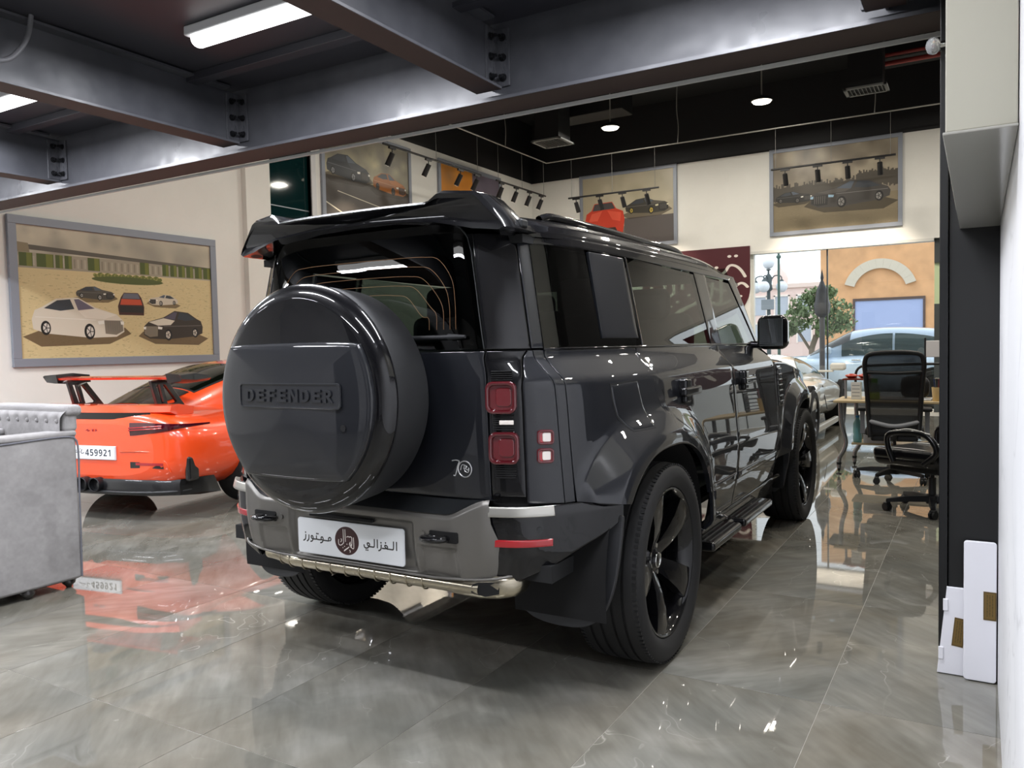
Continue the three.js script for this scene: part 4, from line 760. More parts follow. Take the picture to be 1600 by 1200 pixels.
    for (let i = 0; i < 11; i++) { const c = path(0.1 + i * 0.068); obj('guard_rib', new THREE.TorusGeometry(0.0335, 0.0028, 6, 22, Math.PI * 1.1).rotateY(Math.PI / 2).rotateX(2.6).translate(c[0], c[1], c[2] + 0.002), mSteelPipe, pipe); }
    obj('outlet', crease(loft([[0.44, 0.03, 0.03, 0.474, 0.822], [0.5, 0.034, 0.036, 0.474, 0.818], [0.56, 0.042, 0.05, 0.478, 0.80], [0.63, 0.044, 0.06, 0.482, 0.775], [0.675, 0.038, 0.055, 0.486, 0.755], [0.69, 0.02, 0.04, 0.488, 0.745]].map(([x, h, d, y, z]) => { const r = []; for (let i = 0; i < 20; i++) { const a = -i / 20 * Math.PI * 2, c = Math.cos(a), q = Math.sin(a), k = 1 / Math.pow(c ** 4 + q ** 4, 0.25); r.push([x, y + h * k * q, z + d * k * c]); } return r; })), 50), mSteelPipe, pipe);
    obj('outlet_mouth', grid((u, v) => { const x = lerp(0.535, 0.635, u), t = (x - 0.535) / 0.1; return [x, lerp(0.452 + 0.006 * Math.abs(u - 0.5) * 4, 0.50 + 0.006 * t - 0.012 * Math.pow(2 * u - 1, 4), v), 0.858 - 0.026 * t - 0.0005 + 0.004 * (1 - v)]; }, 10, 4), mShell, pipe);
  }
  // ---- side steps
  for (const sg of [1, -1]) {
    const M = (q) => (sg < 0 ? mirrorX(plain(q)) : q);
    for (const [z0, z1] of [[-1.12, -0.60], [-1.86, -1.20]]) {
      const g = sub('side_step', car);
      obj('tread', M(rspan(0.83, 0.985, 0.315, 0.36, z0, z1, 0.016, 3)), mGlossBlack, g);
      for (let i = 0; i < 4; i++) obj('grip_strip', M(rspan(0.858 + i * 0.03, 0.866 + i * 0.03, 0.357, 0.364, z0 + 0.03, z1 - 0.03, 0.002)), mPlasticBlack, g);
    }
    obj('step_tube', M(cylBetween([0.80, 0.335, -0.62], [0.80, 0.335, -2.3], 0.03)), mGlossBlack, car);
    obj('step_tube', M(cylBetween([0.9, 0.332, -1.05], [0.9, 0.332, -1.27], 0.024)), mGlossBlack, car);
  }
  // ---- wheels
  const tyreProf = []; { // x across, radius
    const w = 0.142; for (const [x, r] of [[-0.105, 0.31], [-0.125, 0.315], [-0.14, 0.335], [-0.145, 0.36], [-0.140, 0.388], [-0.128, 0.405], [-0.112, 0.413]]) tyreProf.push([r, x]);
    for (const gx of [-0.075, -0.028, 0.028, 0.075]) tyreProf.push([0.4165, gx - 0.0065], [0.408, gx - 0.005], [0.408, gx + 0.005], [0.4165, gx + 0.0065]);
    for (const [x, r] of [[0.112, 0.413], [0.128, 0.405], [0.140, 0.388], [0.145, 0.36], [0.14, 0.335], [0.125, 0.315], [0.105, 0.31]]) tyreProf.push([r, x]);
  }
  const tyreG = crease(lathe(tyreProf, 96).rotateZ(-Math.PI / 2), 35);      // axis along x, outer side +x
  const lug = []; for (let i = 0; i < 110; i++) { const a = i / 110 * Math.PI * 2; for (const sd of [1, -1]) { const b = box(0.022, 0.006, 0.012, sd * 0.121, 0.4085, 0); b.rotateZ(0); b.rotateX(a); lug.push(b); } }
  const lugG = merge(lug);
  const rimG = lathe([[0.298, -0.11], [0.275, -0.095], [0.272, 0.03], [0.283, 0.085], [0.302, 0.105], [0.3105, 0.118], [0.3105, 0.124], [0.302, 0.124], [0.293, 0.108], [0.279, 0.085], [0.266, 0.03], [0.266, -0.095]], 72).rotateZ(-Math.PI / 2);
  const spokeG = (() => {                                            // one broad blade: rises from the hub, dished, with a folded ridge
    const row = (r, w, xf, ridge, th) => [[xf, r, -w], [xf + ridge, r, -w * 0.15], [xf + ridge, r, w * 0.15], [xf, r, w], [xf - th, r, w * 0.9], [xf - th, r, -w * 0.9]];
    const rows = [row(0.03, 0.03, 0.045, 0.004, 0.05), row(0.07, 0.034, 0.062, 0.006, 0.05), row(0.13, 0.043, 0.086, 0.009, 0.05), row(0.2, 0.054, 0.104, 0.01, 0.05), row(0.26, 0.064, 0.112, 0.008, 0.05), row(0.3, 0.070, 0.115, 0.004, 0.05)];
    return crease(loft(rows), 25);
  })();
  const hubG = lathe([[0.085, -0.02], [0.088, 0.03], [0.07, 0.055], [0.036, 0.062], [0.034, 0.07], [0, 0.074]], 32).rotateZ(-Math.PI / 2);
  const discG = new THREE.CylinderGeometry(0.19, 0.19, 0.03, 48).rotateZ(Math.PI / 2).translate(-0.02, 0, 0);
  const capG = merge([new THREE.TorusGeometry(0.03, 0.004, 8, 28).rotateY(Math.PI / 2).translate(0.07, 0, 0)]);
  const nutG = new THREE.CylinderGeometry(0.011, 0.011, 0.02, 6).rotateZ(Math.PI / 2);
  for (const [sg, z, rot] of [[1, ZR, 0.38], [1, ZFA, 0.95], [-1, ZR, 0.2], [-1, ZFA, 0.6]]) {
    const w = sub('wheel', car); w.position.set(sg * 0.846, R, z); w.rotation.y = sg > 0 ? 0 : Math.PI;
    obj('tyre', tyreG, mRubber, w); obj('tyre_shoulder', lugG, mSidewall, w).userData.kind = 'stuff';
    obj('rim', rimG, mGlossBlack, w);
    for (let i = 0; i < 5; i++) { const s = obj('spoke', spokeG, mGlossBlack, w); s.rotation.x = rot + i * Math.PI * 2 / 5; const nt = obj('wheel_nut', nutG, mChrome, w); const a = rot + (i + 0.5) * Math.PI * 2 / 5; nt.position.set(0.05, Math.cos(a) * 0.06, Math.sin(a) * 0.06); }
    obj('hub_cap', hubG, mGlossBlack, w); obj('hub_ring', capG, mChrome, w); obj('brake_disc', discG, mDarkMetal, w);
  }
  for (const zc of [ZR, ZFA]) for (const sg of [1, -1]) {
    const M = (q) => (sg < 0 ? mirrorX(plain(q)) : q);
    obj('wheel_liner', M(merge([grid((u, v) => { const q = archPt(lerp(-0.15, Math.PI + 0.15, u), zc, 1.03); return [lerp(0.55, 0.93, v), q[1], q[0]]; }, 40, 2), span(0.53, 0.55, 0.46, 0.95, zc - 0.58, zc + 0.5)])), mShell, car);
  }
  for (const z of [ZR, ZFA]) obj('axle', [cylBetween([-0.8, R, z], [0.8, R, z], 0.05), cylBetween([-0.5, R - 0.08, z - 0.2], [0.5, R - 0.08, z - 0.2], 0.04)], mShell, car);
  // ---- spare wheel and cover
  {
    const sp = sub('spare_wheel', car), cy = 1.16;
    obj('cover_band', lathe([[0.36, 0.885], [0.385, 0.88], [0.397, 0.90], [0.405, 1.0], [0.408, 1.075], [0.404, 1.083]], 96).rotateX(Math.PI / 2).translate(0, cy, 0), mPlasticBlack, sp);
    obj('cover_rim', lathe([[0.402, 1.08], [0.411, 1.085], [0.4135, 1.095], [0.409, 1.112], [0.398, 1.128], [0.383, 1.139], [0.365, 1.145], [0.355, 1.147], [0.3, 1.149], [0, 1.153]], 128).rotateX(Math.PI / 2).translate(0, cy, 0), mGlossBlack, sp);
    // raised pad: a disc clipped flat above and below
    const pts = []; const r = 0.362; const a0 = Math.asin(0.202 / r), a1 = Math.asin(-0.28 / r), N = 20, rc = 0.035;
    for (let i = 0; i <= N; i++) { const a = lerp(a1, a0, i / N); pts.push([r * Math.cos(a), r * Math.sin(a)]); }
    for (let i = 0; i <= N; i++) { const a = lerp(Math.PI - a0, Math.PI - a1, i / N); pts.push([r * Math.cos(a), r * Math.sin(a)]); }
    // soften the corners
    let sm = pts; for (let k = 0; k < 3; k++) { const o = []; sm.forEach((p, i) => { const q = sm[(i + 1) % sm.length]; o.push([p[0] * 0.75 + q[0] * 0.25, p[1] * 0.75 + q[1] * 0.25], [p[0] * 0.25 + q[0] * 0.75, p[1] * 0.25 + q[1] * 0.75]); }); const L = Math.hypot(pts[0][0], pts[0][1]); sm = o.filter((p, i) => Math.hypot(p[0] - o[(i + o.length - 1) % o.length][0], p[1] - o[(i + o.length - 1) % o.length][1]) > 0.0012); }
    const rings = [];
    for (const [k, z] of [[1.0, 1.135], [1.0, 1.158], [0.996, 1.1625], [0.985, 1.166], [0.94, 1.169], [0.85, 1.172], [0.7, 1.1755], [0.5, 1.1785], [0.3, 1.180], [0.1, 1.181]]) rings.push(sm.map(([x, y]) => [x * k, cy + y * k, z]));
    const padZ = (x, y) => 1.1812 - 0.010 * Math.min(1, (x * x + (y - cy) * (y - cy)) / (0.33 * 0.33)) - 0.0015;
    obj('cover_pad', loft(rings, true, false, true), mPaint, sp);
    // recessed name panel
    const font = await new FontLoader().loadAsync('fonts/droid/droid_sans_bold.typeface.json');
    const fr = rrect(-0.243, 1.133, 0.243, 1.222, 0.014); fr.holes.push(rrect(-0.236, 1.14, 0.236, 1.215, 0.01));
    obj('name_frame', extr(fr, 0.008, 0.002).translate(0, 0, padZ(0, 1.18) - 0.003), mPaint, sp);
    obj('name_field', extr(rrect(-0.238, 1.138, 0.238, 1.217, 0.01), 0.004, 0.0005).translate(0, 0, padZ(0, 1.18) - 0.0025), mPaint, sp);
    const word = 'DEFENDER'; let x = 0; const letters = [];
    for (const ch of word) { const g = new TextGeometry(ch, { font, size: 0.042, depth: 0.005, curveSegments: 4, bevelEnabled: true, bevelSize: 0.0012, bevelThickness: 0.0012, bevelSegments: 1 }); g.computeBoundingBox(); const b = g.boundingBox, w0 = b.max.x - b.min.x, tw = 0.044; g.translate(-b.min.x, -b.min.y, 0); g.scale(tw / w0, 0.045 / (b.max.y - b.min.y), 1); g.translate(-0.2105 + x, 1.155, padZ(0, 1.18) + 0.001); letters.push(g); x += 0.0538; }
    const nm = sub('name_letters', sp, 'raised capital letters on the spare wheel cover');
    letters.forEach((g) => obj('letter', g, mPaint, nm));
    obj('camera_lens', new THREE.CylinderGeometry(0.012, 0.012, 0.012, 16).rotateX(Math.PI / 2).translate(0.245, 1.07, 1.172), mGlossBlack, sp);
  }
}
// ---------------------------------------------------------------- other cars: lofted bodies, nose towards -z, origin on the ground under the tail
function ringSec(z, w, y0, y1, o = {}) {                               // closed section: flat floor, sides with a shoulder, domed top
  const n = 40, r = [], e = o.e ?? 4.5, et = o.et ?? 3, yb = o.yb ?? lerp(y0, y1, 0.55), k = o.k ?? 1;
  for (let i = 0; i < n; i++) {
    const a = i / n * Math.PI * 2, c = Math.cos(a), s = Math.sin(a), ee = s > 0 ? et : e;
    const q = 1 / Math.pow(Math.pow(Math.abs(c), ee) + Math.pow(Math.abs(s), ee), 1 / ee);
    const y = s > 0 ? yb + (y1 - yb) * q * s : yb + (yb - y0) * q * s;
    r.push([w * q * c * (s < 0 ? 1 - 0.06 * Math.pow(-s * q, 2) * k : 1), y, z]);
  }
  return r;
}
function loftBody(st, o = {}) {                                        // st: [z, w, y0, y1, et]; stations refined by monotone interpolation
  const N = o.N ?? 60, zs = st.map((s) => s[0]), t = (k) => st.map((s) => [-s[0], s[k]]).sort((a, b) => a[0] - b[0]), out = [];
  const T = [1, 2, 3, 4, 5].map((k) => (st[0][k] !== undefined ? t(k) : null)), z0 = -Math.max(...zs), z1 = -Math.min(...zs);
  for (let i = 0; i <= N; i++) { const u = i / N, d = lerp(z0, z1, 0.5 - 0.5 * Math.cos(Math.PI * u)); out.push(ringSec(-d, pws(T[0], d), pws(T[1], d), pws(T[2], d), { et: T[3] ? pws(T[3], d) : 3, yb: T[4] ? pws(T[4], d) : undefined, e: o.e })); }
  return loft(out);
}
function patchOn(st, za, zb, aFrom, aTo, off, nu = 16, nv = 20, o = {}) {   // a skin laid `off` over a lofted body, z from za to zb, section angle from aFrom(u) to aTo(u)
  const t = (k) => st.map((s) => [-s[0], s[k]]).sort((a, b) => a[0] - b[0]);
  return grid((u, v) => {
    const z = lerp(za, zb, u), d = -z, w = pws(t(1), d), y0 = pws(t(2), d), y1 = pws(t(3), d), et = pws(t(4), d), yb = st[0][5] !== undefined ? pws(t(5), d) : lerp(y0, y1, 0.55);
    const a = lerp(typeof aFrom === 'function' ? aFrom(u) : aFrom, typeof aTo === 'function' ? aTo(u) : aTo, v), c = Math.cos(a), s = Math.sin(a);
    const q = 1 / Math.pow(Math.pow(Math.abs(c), et) + Math.pow(Math.abs(s), et), 1 / et);
    return [(w + off) * q * c, yb + (y1 + off - yb) * q * s, z];
  }, nu, nv, true);
}
function simpleWheel(parent, x, z, R, w, rimMat, spokes = 10, sg = 1) {
  const g = sub('wheel', parent); g.position.set(x, R, z); g.rotation.y = sg > 0 ? 0 : Math.PI;
  obj('tyre', crease(lathe([[R * 0.72, -w / 2], [R * 0.9, -w / 2 - 0.004], [R * 0.985, -w / 2 + 0.02], [R, -w / 2 + 0.045], [R, w / 2 - 0.045], [R * 0.985, w / 2 - 0.02], [R * 0.9, w / 2 + 0.004], [R * 0.72, w / 2]], 56).rotateZ(-Math.PI / 2), 30), mRubber, g);
  obj('rim', lathe([[R * 0.68, -w / 2], [R * 0.66, w * 0.2], [R * 0.71, w / 2 - 0.005], [R * 0.74, w / 2], [R * 0.72, w / 2 + 0.004], [R * 0.66, w / 2 - 0.02], [R * 0.62, w * 0.15], [R * 0.2, w * 0.12], [0, w * 0.14]], 48).rotateZ(-Math.PI / 2), mDarkMetal, g);
  for (let i = 0; i < spokes; i++) { const s = obj('spoke', crease(loft([[0.04, 0.012, w * 0.3], [R * 0.4, 0.014, w * 0.36], [R * 0.71, 0.018, w * 0.46]].map(([r, h, xx]) => [[xx, r, -h], [xx, r, h], [xx - 0.03, r, h * 0.8], [xx - 0.03, r, -h * 0.8]])), 25), rimMat, g); s.rotation.x = i / spokes * Math.PI * 2; }
  obj('hub_cap', new THREE.CylinderGeometry(0.035, 0.045, 0.03, 20).rotateZ(-Math.PI / 2).translate(w * 0.33, 0, 0), rimMat, g);
}
// ---- orange coupe with the big wing
{
  const mO = phy({ color: lin(0.86, 0.075, 0.012), roughness: 0.3, clearcoat: 1, clearcoatRoughness: 0.02 });
  const mCarbon = phy({ color: lin(0.006, 0.006, 0.007), roughness: 0.35, clearcoat: 0.6 });
  const mWingRed = phy({ color: lin(0.62, 0.04, 0.012), roughness: 0.25, clearcoat: 1 });
  const mLampSm = phy({ color: lin(0.055, 0.002, 0.008), roughness: 0.06, clearcoat: 1 });
  const mGreen = phy({ color: lin(0.30, 0.36, 0.28), roughness: 0.02, transmission: 1, thickness: 0 });
  const t = thing('sports_coupe', 'orange sports coupe with a tall rear wing below the courtyard print', 'car', [-4.17, 0, -0.69], rad(10));
  const st = [[0.0, 0.64, 0.36, 0.78, 3.4, 0.55], [-0.015, 0.74, 0.31, 0.835, 3.4, 0.56], [-0.05, 0.815, 0.26, 0.875, 3.4, 0.56], [-0.12, 0.875, 0.21, 0.90, 3.2, 0.56], [-0.25, 0.915, 0.18, 0.905, 3.0, 0.56], [-0.5, 0.935, 0.17, 0.90, 2.8, 0.56], [-0.95, 0.94, 0.17, 0.91, 2.8, 0.56], [-1.4, 0.925, 0.17, 0.90, 2.8, 0.56], [-2.0, 0.895, 0.17, 0.885, 2.8, 0.56], [-2.9, 0.89, 0.17, 0.87, 2.8, 0.55], [-3.5, 0.905, 0.17, 0.86, 2.6, 0.52], [-4.0, 0.86, 0.18, 0.76, 2.6, 0.48], [-4.3, 0.76, 0.22, 0.66, 2.6, 0.45], [-4.5, 0.55, 0.28, 0.55, 2.6, 0.42]];
  obj('body', loftBody(st, { e: 3.5 }), mO, t);
  const cb = [[-0.34, 0.40, 0.7, 0.905, 2.4, 0.72], [-0.6, 0.52, 0.7, 0.985, 2.4, 0.74], [-1.0, 0.60, 0.7, 1.12, 2.5, 0.76], [-1.45, 0.64, 0.7, 1.235, 2.6, 0.78], [-1.95, 0.655, 0.7, 1.275, 2.7, 0.78], [-2.35, 0.66, 0.7, 1.265, 2.7, 0.78], [-2.8, 0.67, 0.7, 1.13, 2.6, 0.76], [-3.15, 0.69, 0.7, 0.95, 2.5, 0.74], [-3.3, 0.70, 0.7, 0.86, 2.4, 0.72]];
  obj('cabin', loftBody(cb), mO, t);
  const pi = Math.PI;
  obj('rear_window', patchOn(cb, -0.78, -1.42, 0.92, pi - 0.92, 0.004, 12, 16), mGreen, t);
  obj('rear_window_backing', patchOn(cb, -0.76, -1.44, 0.88, pi - 0.88, 0.001, 12, 16), mShell, t);
  obj('engine_grille', patchOn(cb, -0.38, -0.74, 0.95, pi - 0.95, 0.006, 10, 12), mCarbon, t);
  for (const sg of [1, -1]) obj('side_window', (sg > 0 ? (g) => g : mirrorX)(patchOn(cb, -1.0, -2.75, (u) => 0.32, (u) => 0.32 + 0.62 * Math.sin(Math.PI * clamp(u, 0.02, 0.98)), 0.004, 20, 6)), mTint, t);
  obj('windscreen', patchOn(cb, -2.45, -3.2, 0.7, pi - 0.7, 0.004, 10, 14), mTint, t);
  // deck lip, black strip
  obj('deck_spoiler', crease(loft([-0.70, -0.66, -0.4, 0, 0.4, 0.66, 0.70].map((x) => { const k = 1 - 0.25 * Math.pow(Math.abs(x) / 0.7, 4), bw = -0.10 - 0.16 * Math.pow(Math.abs(x) / 0.75, 3); return [[x, 0.872, bw + 0.10], [x, 0.905 + 0.02 * k, bw + 0.085], [x, 0.915 + 0.02 * k, bw], [x, 0.90, bw - 0.16], [x, 0.84, bw - 0.16], [x, 0.84, bw + 0.02]]; })), 35), mO, t);
  obj('deck_strip', grid((u, v) => { const x = lerp(-0.60, 0.56, u), bw = -0.10 - 0.16 * Math.pow(Math.abs(x) / 0.75, 3); return [x, lerp(0.818, 0.872, v), bw + lerp(0.095, 0.102, v)]; }, 30, 2), mCarbon, t);
  // lamps
  for (const sg of [1, -1]) {
    const M = (g) => (sg < 0 ? mirrorX(plain(g)) : g);
    const zL = (x) => -pws([[0, 0], [0.64, 0.012], [0.74, 0.03], [0.815, 0.07], [0.875, 0.15], [0.93, 0.34]], x);
    obj('tail_lamp', M(grid((u, v) => { const x = lerp(0.40, 0.925, u), yc = lerp(0.742, 0.772, u), h = lerp(0.052, 0.008, Math.pow(u, 1.8)); return [x + 0.012, yc + lerp(-h, h * (1 - 0.2 * u), v), zL(x) + 0.016 - 0.01 * Math.abs(v - 0.5)]; }, 24, 6)), mLampSm, t, 'dark red slim tail lamp');
    for (const v of [0.3, 0.7]) obj('lamp_bar', M(tube([0, 0.25, 0.5, 0.8].map((u) => { const x = lerp(0.40, 0.80, u), yc = lerp(0.742, 0.772, u * 0.8) + (v - 0.5) * 0.045; return [x + 0.012, yc, zL(x) + 0.022]; }), 0.006, 20, 6)), mRedBright, t);
    // bumper crease, fog vent, side outlet
    obj('fog_recess', M(grid((u, v) => { const x = lerp(0.40, 0.72, u); return [x, lerp(0.435, 0.480, v) - 0.012 * (1 - v) * Math.abs(u - 0.5), zL(x) + 0.008]; }, 12, 3)), mCarbon, t);
    obj('fog_slot', M(grid((u, v) => { const x = lerp(0.46, 0.72, u); return [x, lerp(0.455, 0.475, v), zL(x) + 0.013]; }, 10, 2)), mRedBright, t);
    obj('bumper_crease', M(tube([[0.30, 0.56, 0.004], [0.50, 0.565, 0.002], [0.66, 0.545, -0.01], [0.74, 0.48, -0.022], [0.77, 0.40, -0.04]], 0.006, 30, 6)), mO, t);
    obj('side_outlet', M(rbox(0.05, 0.20, 0.12, 0.02, 0.862, 0.42, -0.17)), mCarbon, t);
    // wing struts: open triangular frames
    const so = new THREE.Shape(); [[-0.02, 1.095], [0.10, 1.10], [0.16, 1.09], [0.30, 0.93], [0.33, 0.895], [0.10, 0.86], [0.04, 0.90]].forEach((p, i) => (i ? so.lineTo(p[0], p[1]) : so.moveTo(p[0], p[1]))); so.closePath();
    const h1 = new THREE.Path(); [[0.02, 1.07], [0.07, 1.072], [0.115, 0.92], [0.08, 0.91]].forEach((p, i) => (i ? h1.lineTo(p[0], p[1]) : h1.moveTo(p[0], p[1]))); h1.closePath();
    const h2 = new THREE.Path(); [[0.095, 1.072], [0.13, 1.065], [0.255, 0.925], [0.245, 0.91], [0.14, 0.905]].forEach((p, i) => (i ? h2.lineTo(p[0], p[1]) : h2.moveTo(p[0], p[1]))); h2.closePath(); so.holes.push(h1, h2);
    const s = extr(so, 0.03, 0.005).scale(1.05, 1.08, 1).rotateY(Math.PI / 2).translate(0.44, -0.065, -0.20);
    obj('wing_strut', M(s), mCarbon, t);
    obj('wing_end', M(crease(loft([[0.60, 0], [0.63, 0], [0.73, 0.01], [0.75, 0.03]].map(([x, k]) => [[x, 1.10 + k, -0.22], [x, 1.175 - k * 0.5, -0.20], [x, 1.185 - k * 0.5, -0.38], [x, 1.165 - k, -0.55], [x, 1.10 + k, -0.56], [x, 1.088 + k, -0.38]])), 40)), mCarbon, t);
    simpleWheel(t, sg * 0.79, -1.02, 0.355, 0.30, mDarkMetal, 10, sg); simpleWheel(t, sg * 0.80, -3.47, 0.345, 0.26, mDarkMetal, 10, sg);
  }
  obj('wing_blade', crease(loft([-0.62, -0.60, -0.4, 0, 0.4, 0.60, 0.62].map((x) => [[x, 1.128, -0.23], [x, 1.146, -0.22], [x, 1.158, -0.32], [x, 1.150, -0.44], [x, 1.128, -0.52], [x, 1.118, -0.52], [x, 1.122, -0.37]])), 40), mWingRed, t, 'deep red upper wing blade');
  // plate, badge
  const p = sub('number_plate', t);
  obj('plate_board', rspan(-0.262, 0.262, 0.49, 0.602, 0.0, 0.014, 0.004), std({ color: 0xe2e4e6, roughness: 0.4 }), p);
  obj('plate_print', new THREE.PlaneGeometry(0.515, 0.106).translate(0, 0.546, 0.0155), std({ map: porschePlateTex, roughness: 0.4 }), p, 'white plate reading 459921');
  obj('badge', [tube([[-0.055, 0.725, 0.001], [-0.03, 0.735, 0.002], [-0.035, 0.72, 0.002], [-0.01, 0.728, 0.002]], 0.004, 14, 5), tube([[0.01, 0.735, 0.002], [0.028, 0.736, 0.002], [0.012, 0.724, 0.002], [0.03, 0.722, 0.002]], 0.004, 14, 5), tube([[0.06, 0.735, 0.002], [0.045, 0.733, 0.002], [0.062, 0.726, 0.002], [0.044, 0.722, 0.002]], 0.004, 14, 5)], mRedBright, t);
  obj('diffuser', crease(loft([[-0.86, -0.30], [-0.80, -0.12], [-0.6, -0.03], [0, 0.0], [0.6, -0.03], [0.80, -0.12], [0.86, -0.30]].map(([x, z]) => [[x, 0.20, z - 0.06], [x, 0.21, z + 0.02], [x, 0.30, z + 0.025], [x, 0.335, z + 0.01], [x, 0.33, z - 0.12], [x, 0.18, z - 0.2]])), 40), mCarbon, t);
  obj('diffuser_lip', tube([[-0.84, 0.245, -0.27], [-0.78, 0.24, -0.10], [-0.5, 0.235, 0.01], [0, 0.235, 0.03], [0.5, 0.235, 0.01], [0.78, 0.24, -0.10], [0.84, 0.245, -0.27]], 0.012, 40, 6), mSatin, t);
  for (const x of [-0.07, 0.07]) obj('tailpipe', lathe([[0.05, 0.06], [0.056, 0.065], [0.058, 0.055], [0.056, -0.1], [0.046, -0.1], [0.046, 0.05]], 28).rotateX(Math.PI / 2).translate(x, 0.29, 0.0), mDarkMetal, t);
}
// ---- white wedge-shaped sports car by the window
{
  const mW = phy({ color: lin(0.85, 0.83, 0.76), roughness: 0.4, clearcoat: 1, clearcoatRoughness: 0.03 });
  const t = thing('wedge_sports_car', 'white low wedge-shaped sports car parked by the shop window', 'car', [-0.745, 0, -6.55], 0);
  const st = [[0.0, 0.80, 0.30, 0.72, 3.2, 0.56], [-0.06, 0.90, 0.22, 0.80, 3.2, 0.56], [-0.3, 0.98, 0.16, 0.86, 3.0, 0.58], [-0.8, 1.01, 0.14, 0.88, 2.8, 0.58], [-1.4, 1.01, 0.14, 0.885, 3.0, 0.6], [-2.0, 0.985, 0.14, 0.875, 3.0, 0.6], [-2.8, 0.975, 0.14, 0.85, 3.0, 0.58], [-3.6, 0.98, 0.13, 0.79, 2.8, 0.52], [-4.1, 0.95, 0.13, 0.62, 2.6, 0.42], [-4.5, 0.86, 0.13, 0.48, 2.8, 0.34], [-4.75, 0.6, 0.16, 0.36, 2.8, 0.28]];
  obj('body', loftBody(st, { e: 3.5 }), mW, t);
  const cb = [[-0.5, 0.44, 0.6, 0.885, 2.6, 0.66], [-1.2, 0.62, 0.6, 1.02, 2.6, 0.7], [-1.9, 0.70, 0.6, 1.12, 2.8, 0.72], [-2.4, 0.73, 0.6, 1.15, 2.8, 0.72], [-2.9, 0.75, 0.6, 1.08, 2.7, 0.72], [-3.5, 0.78, 0.6, 0.90, 2.6, 0.66], [-3.9, 0.76, 0.6, 0.68, 2.6, 0.6]];
  obj('cabin', loftBody(cb), mW, t);
  for (const sg of [1, -1]) {
    const M = (g) => (sg < 0 ? mirrorX(plain(g)) : g);
    obj('side_window', M(patchOn(cb, -1.9, -3.15, (u) => 0.34, (u) => 0.34 + 0.55 * Math.pow(Math.sin(Math.PI * clamp(u * 0.85 + 0.1, 0.02, 0.98)), 0.7), 0.006, 20, 6)), phy({ color: lin(0.10, 0.15, 0.13), roughness: 0.04 }), t);
    obj('engine_intake', M(grid((u, v) => [1.004 - 0.03 * v, lerp(0.38, 0.72, v), -lerp(2.05, 1.86, v) - 0.07 * u], 2, 8)), mShell, t);
    obj('wing_mirror', M(merge([rbox(0.22, 0.11, 0.13, 0.04, 1.03, 0.945, -2.92), rbox(0.22, 0.03, 0.05, 0.012, 0.86, 0.88, -2.9)])), mW, t);
    obj('sill_skirt', M(rspan(0.93, 0.995, 0.10, 0.19, -3.2, -1.45, 0.02)), mW, t);
    obj('wheel_arch', M(new THREE.CylinderGeometry(0.395, 0.395, 0.06, 40).rotateZ(Math.PI / 2).translate(0.965, 0.36, -1.05)), mShell, t);
    obj('wheel_arch', M(new THREE.CylinderGeometry(0.375, 0.375, 0.06, 40).rotateZ(Math.PI / 2).translate(0.955, 0.345, -3.75)), mShell, t);
    simpleWheel(t, sg * 0.885, -1.05, 0.355, 0.27, mAlu, 10, sg); simpleWheel(t, sg * 0.87, -3.75, 0.34, 0.24, mAlu, 10, sg);
  }
  obj('windscreen', patchOn(cb, -2.75, -3.75, 0.6, Math.PI - 0.6, 0.005, 10, 14), mTint, t);
  obj('engine_cover', patchOn(cb, -0.55, -1.75, 0.9, Math.PI - 0.9, 0.005, 10, 12), mShell, t);
}
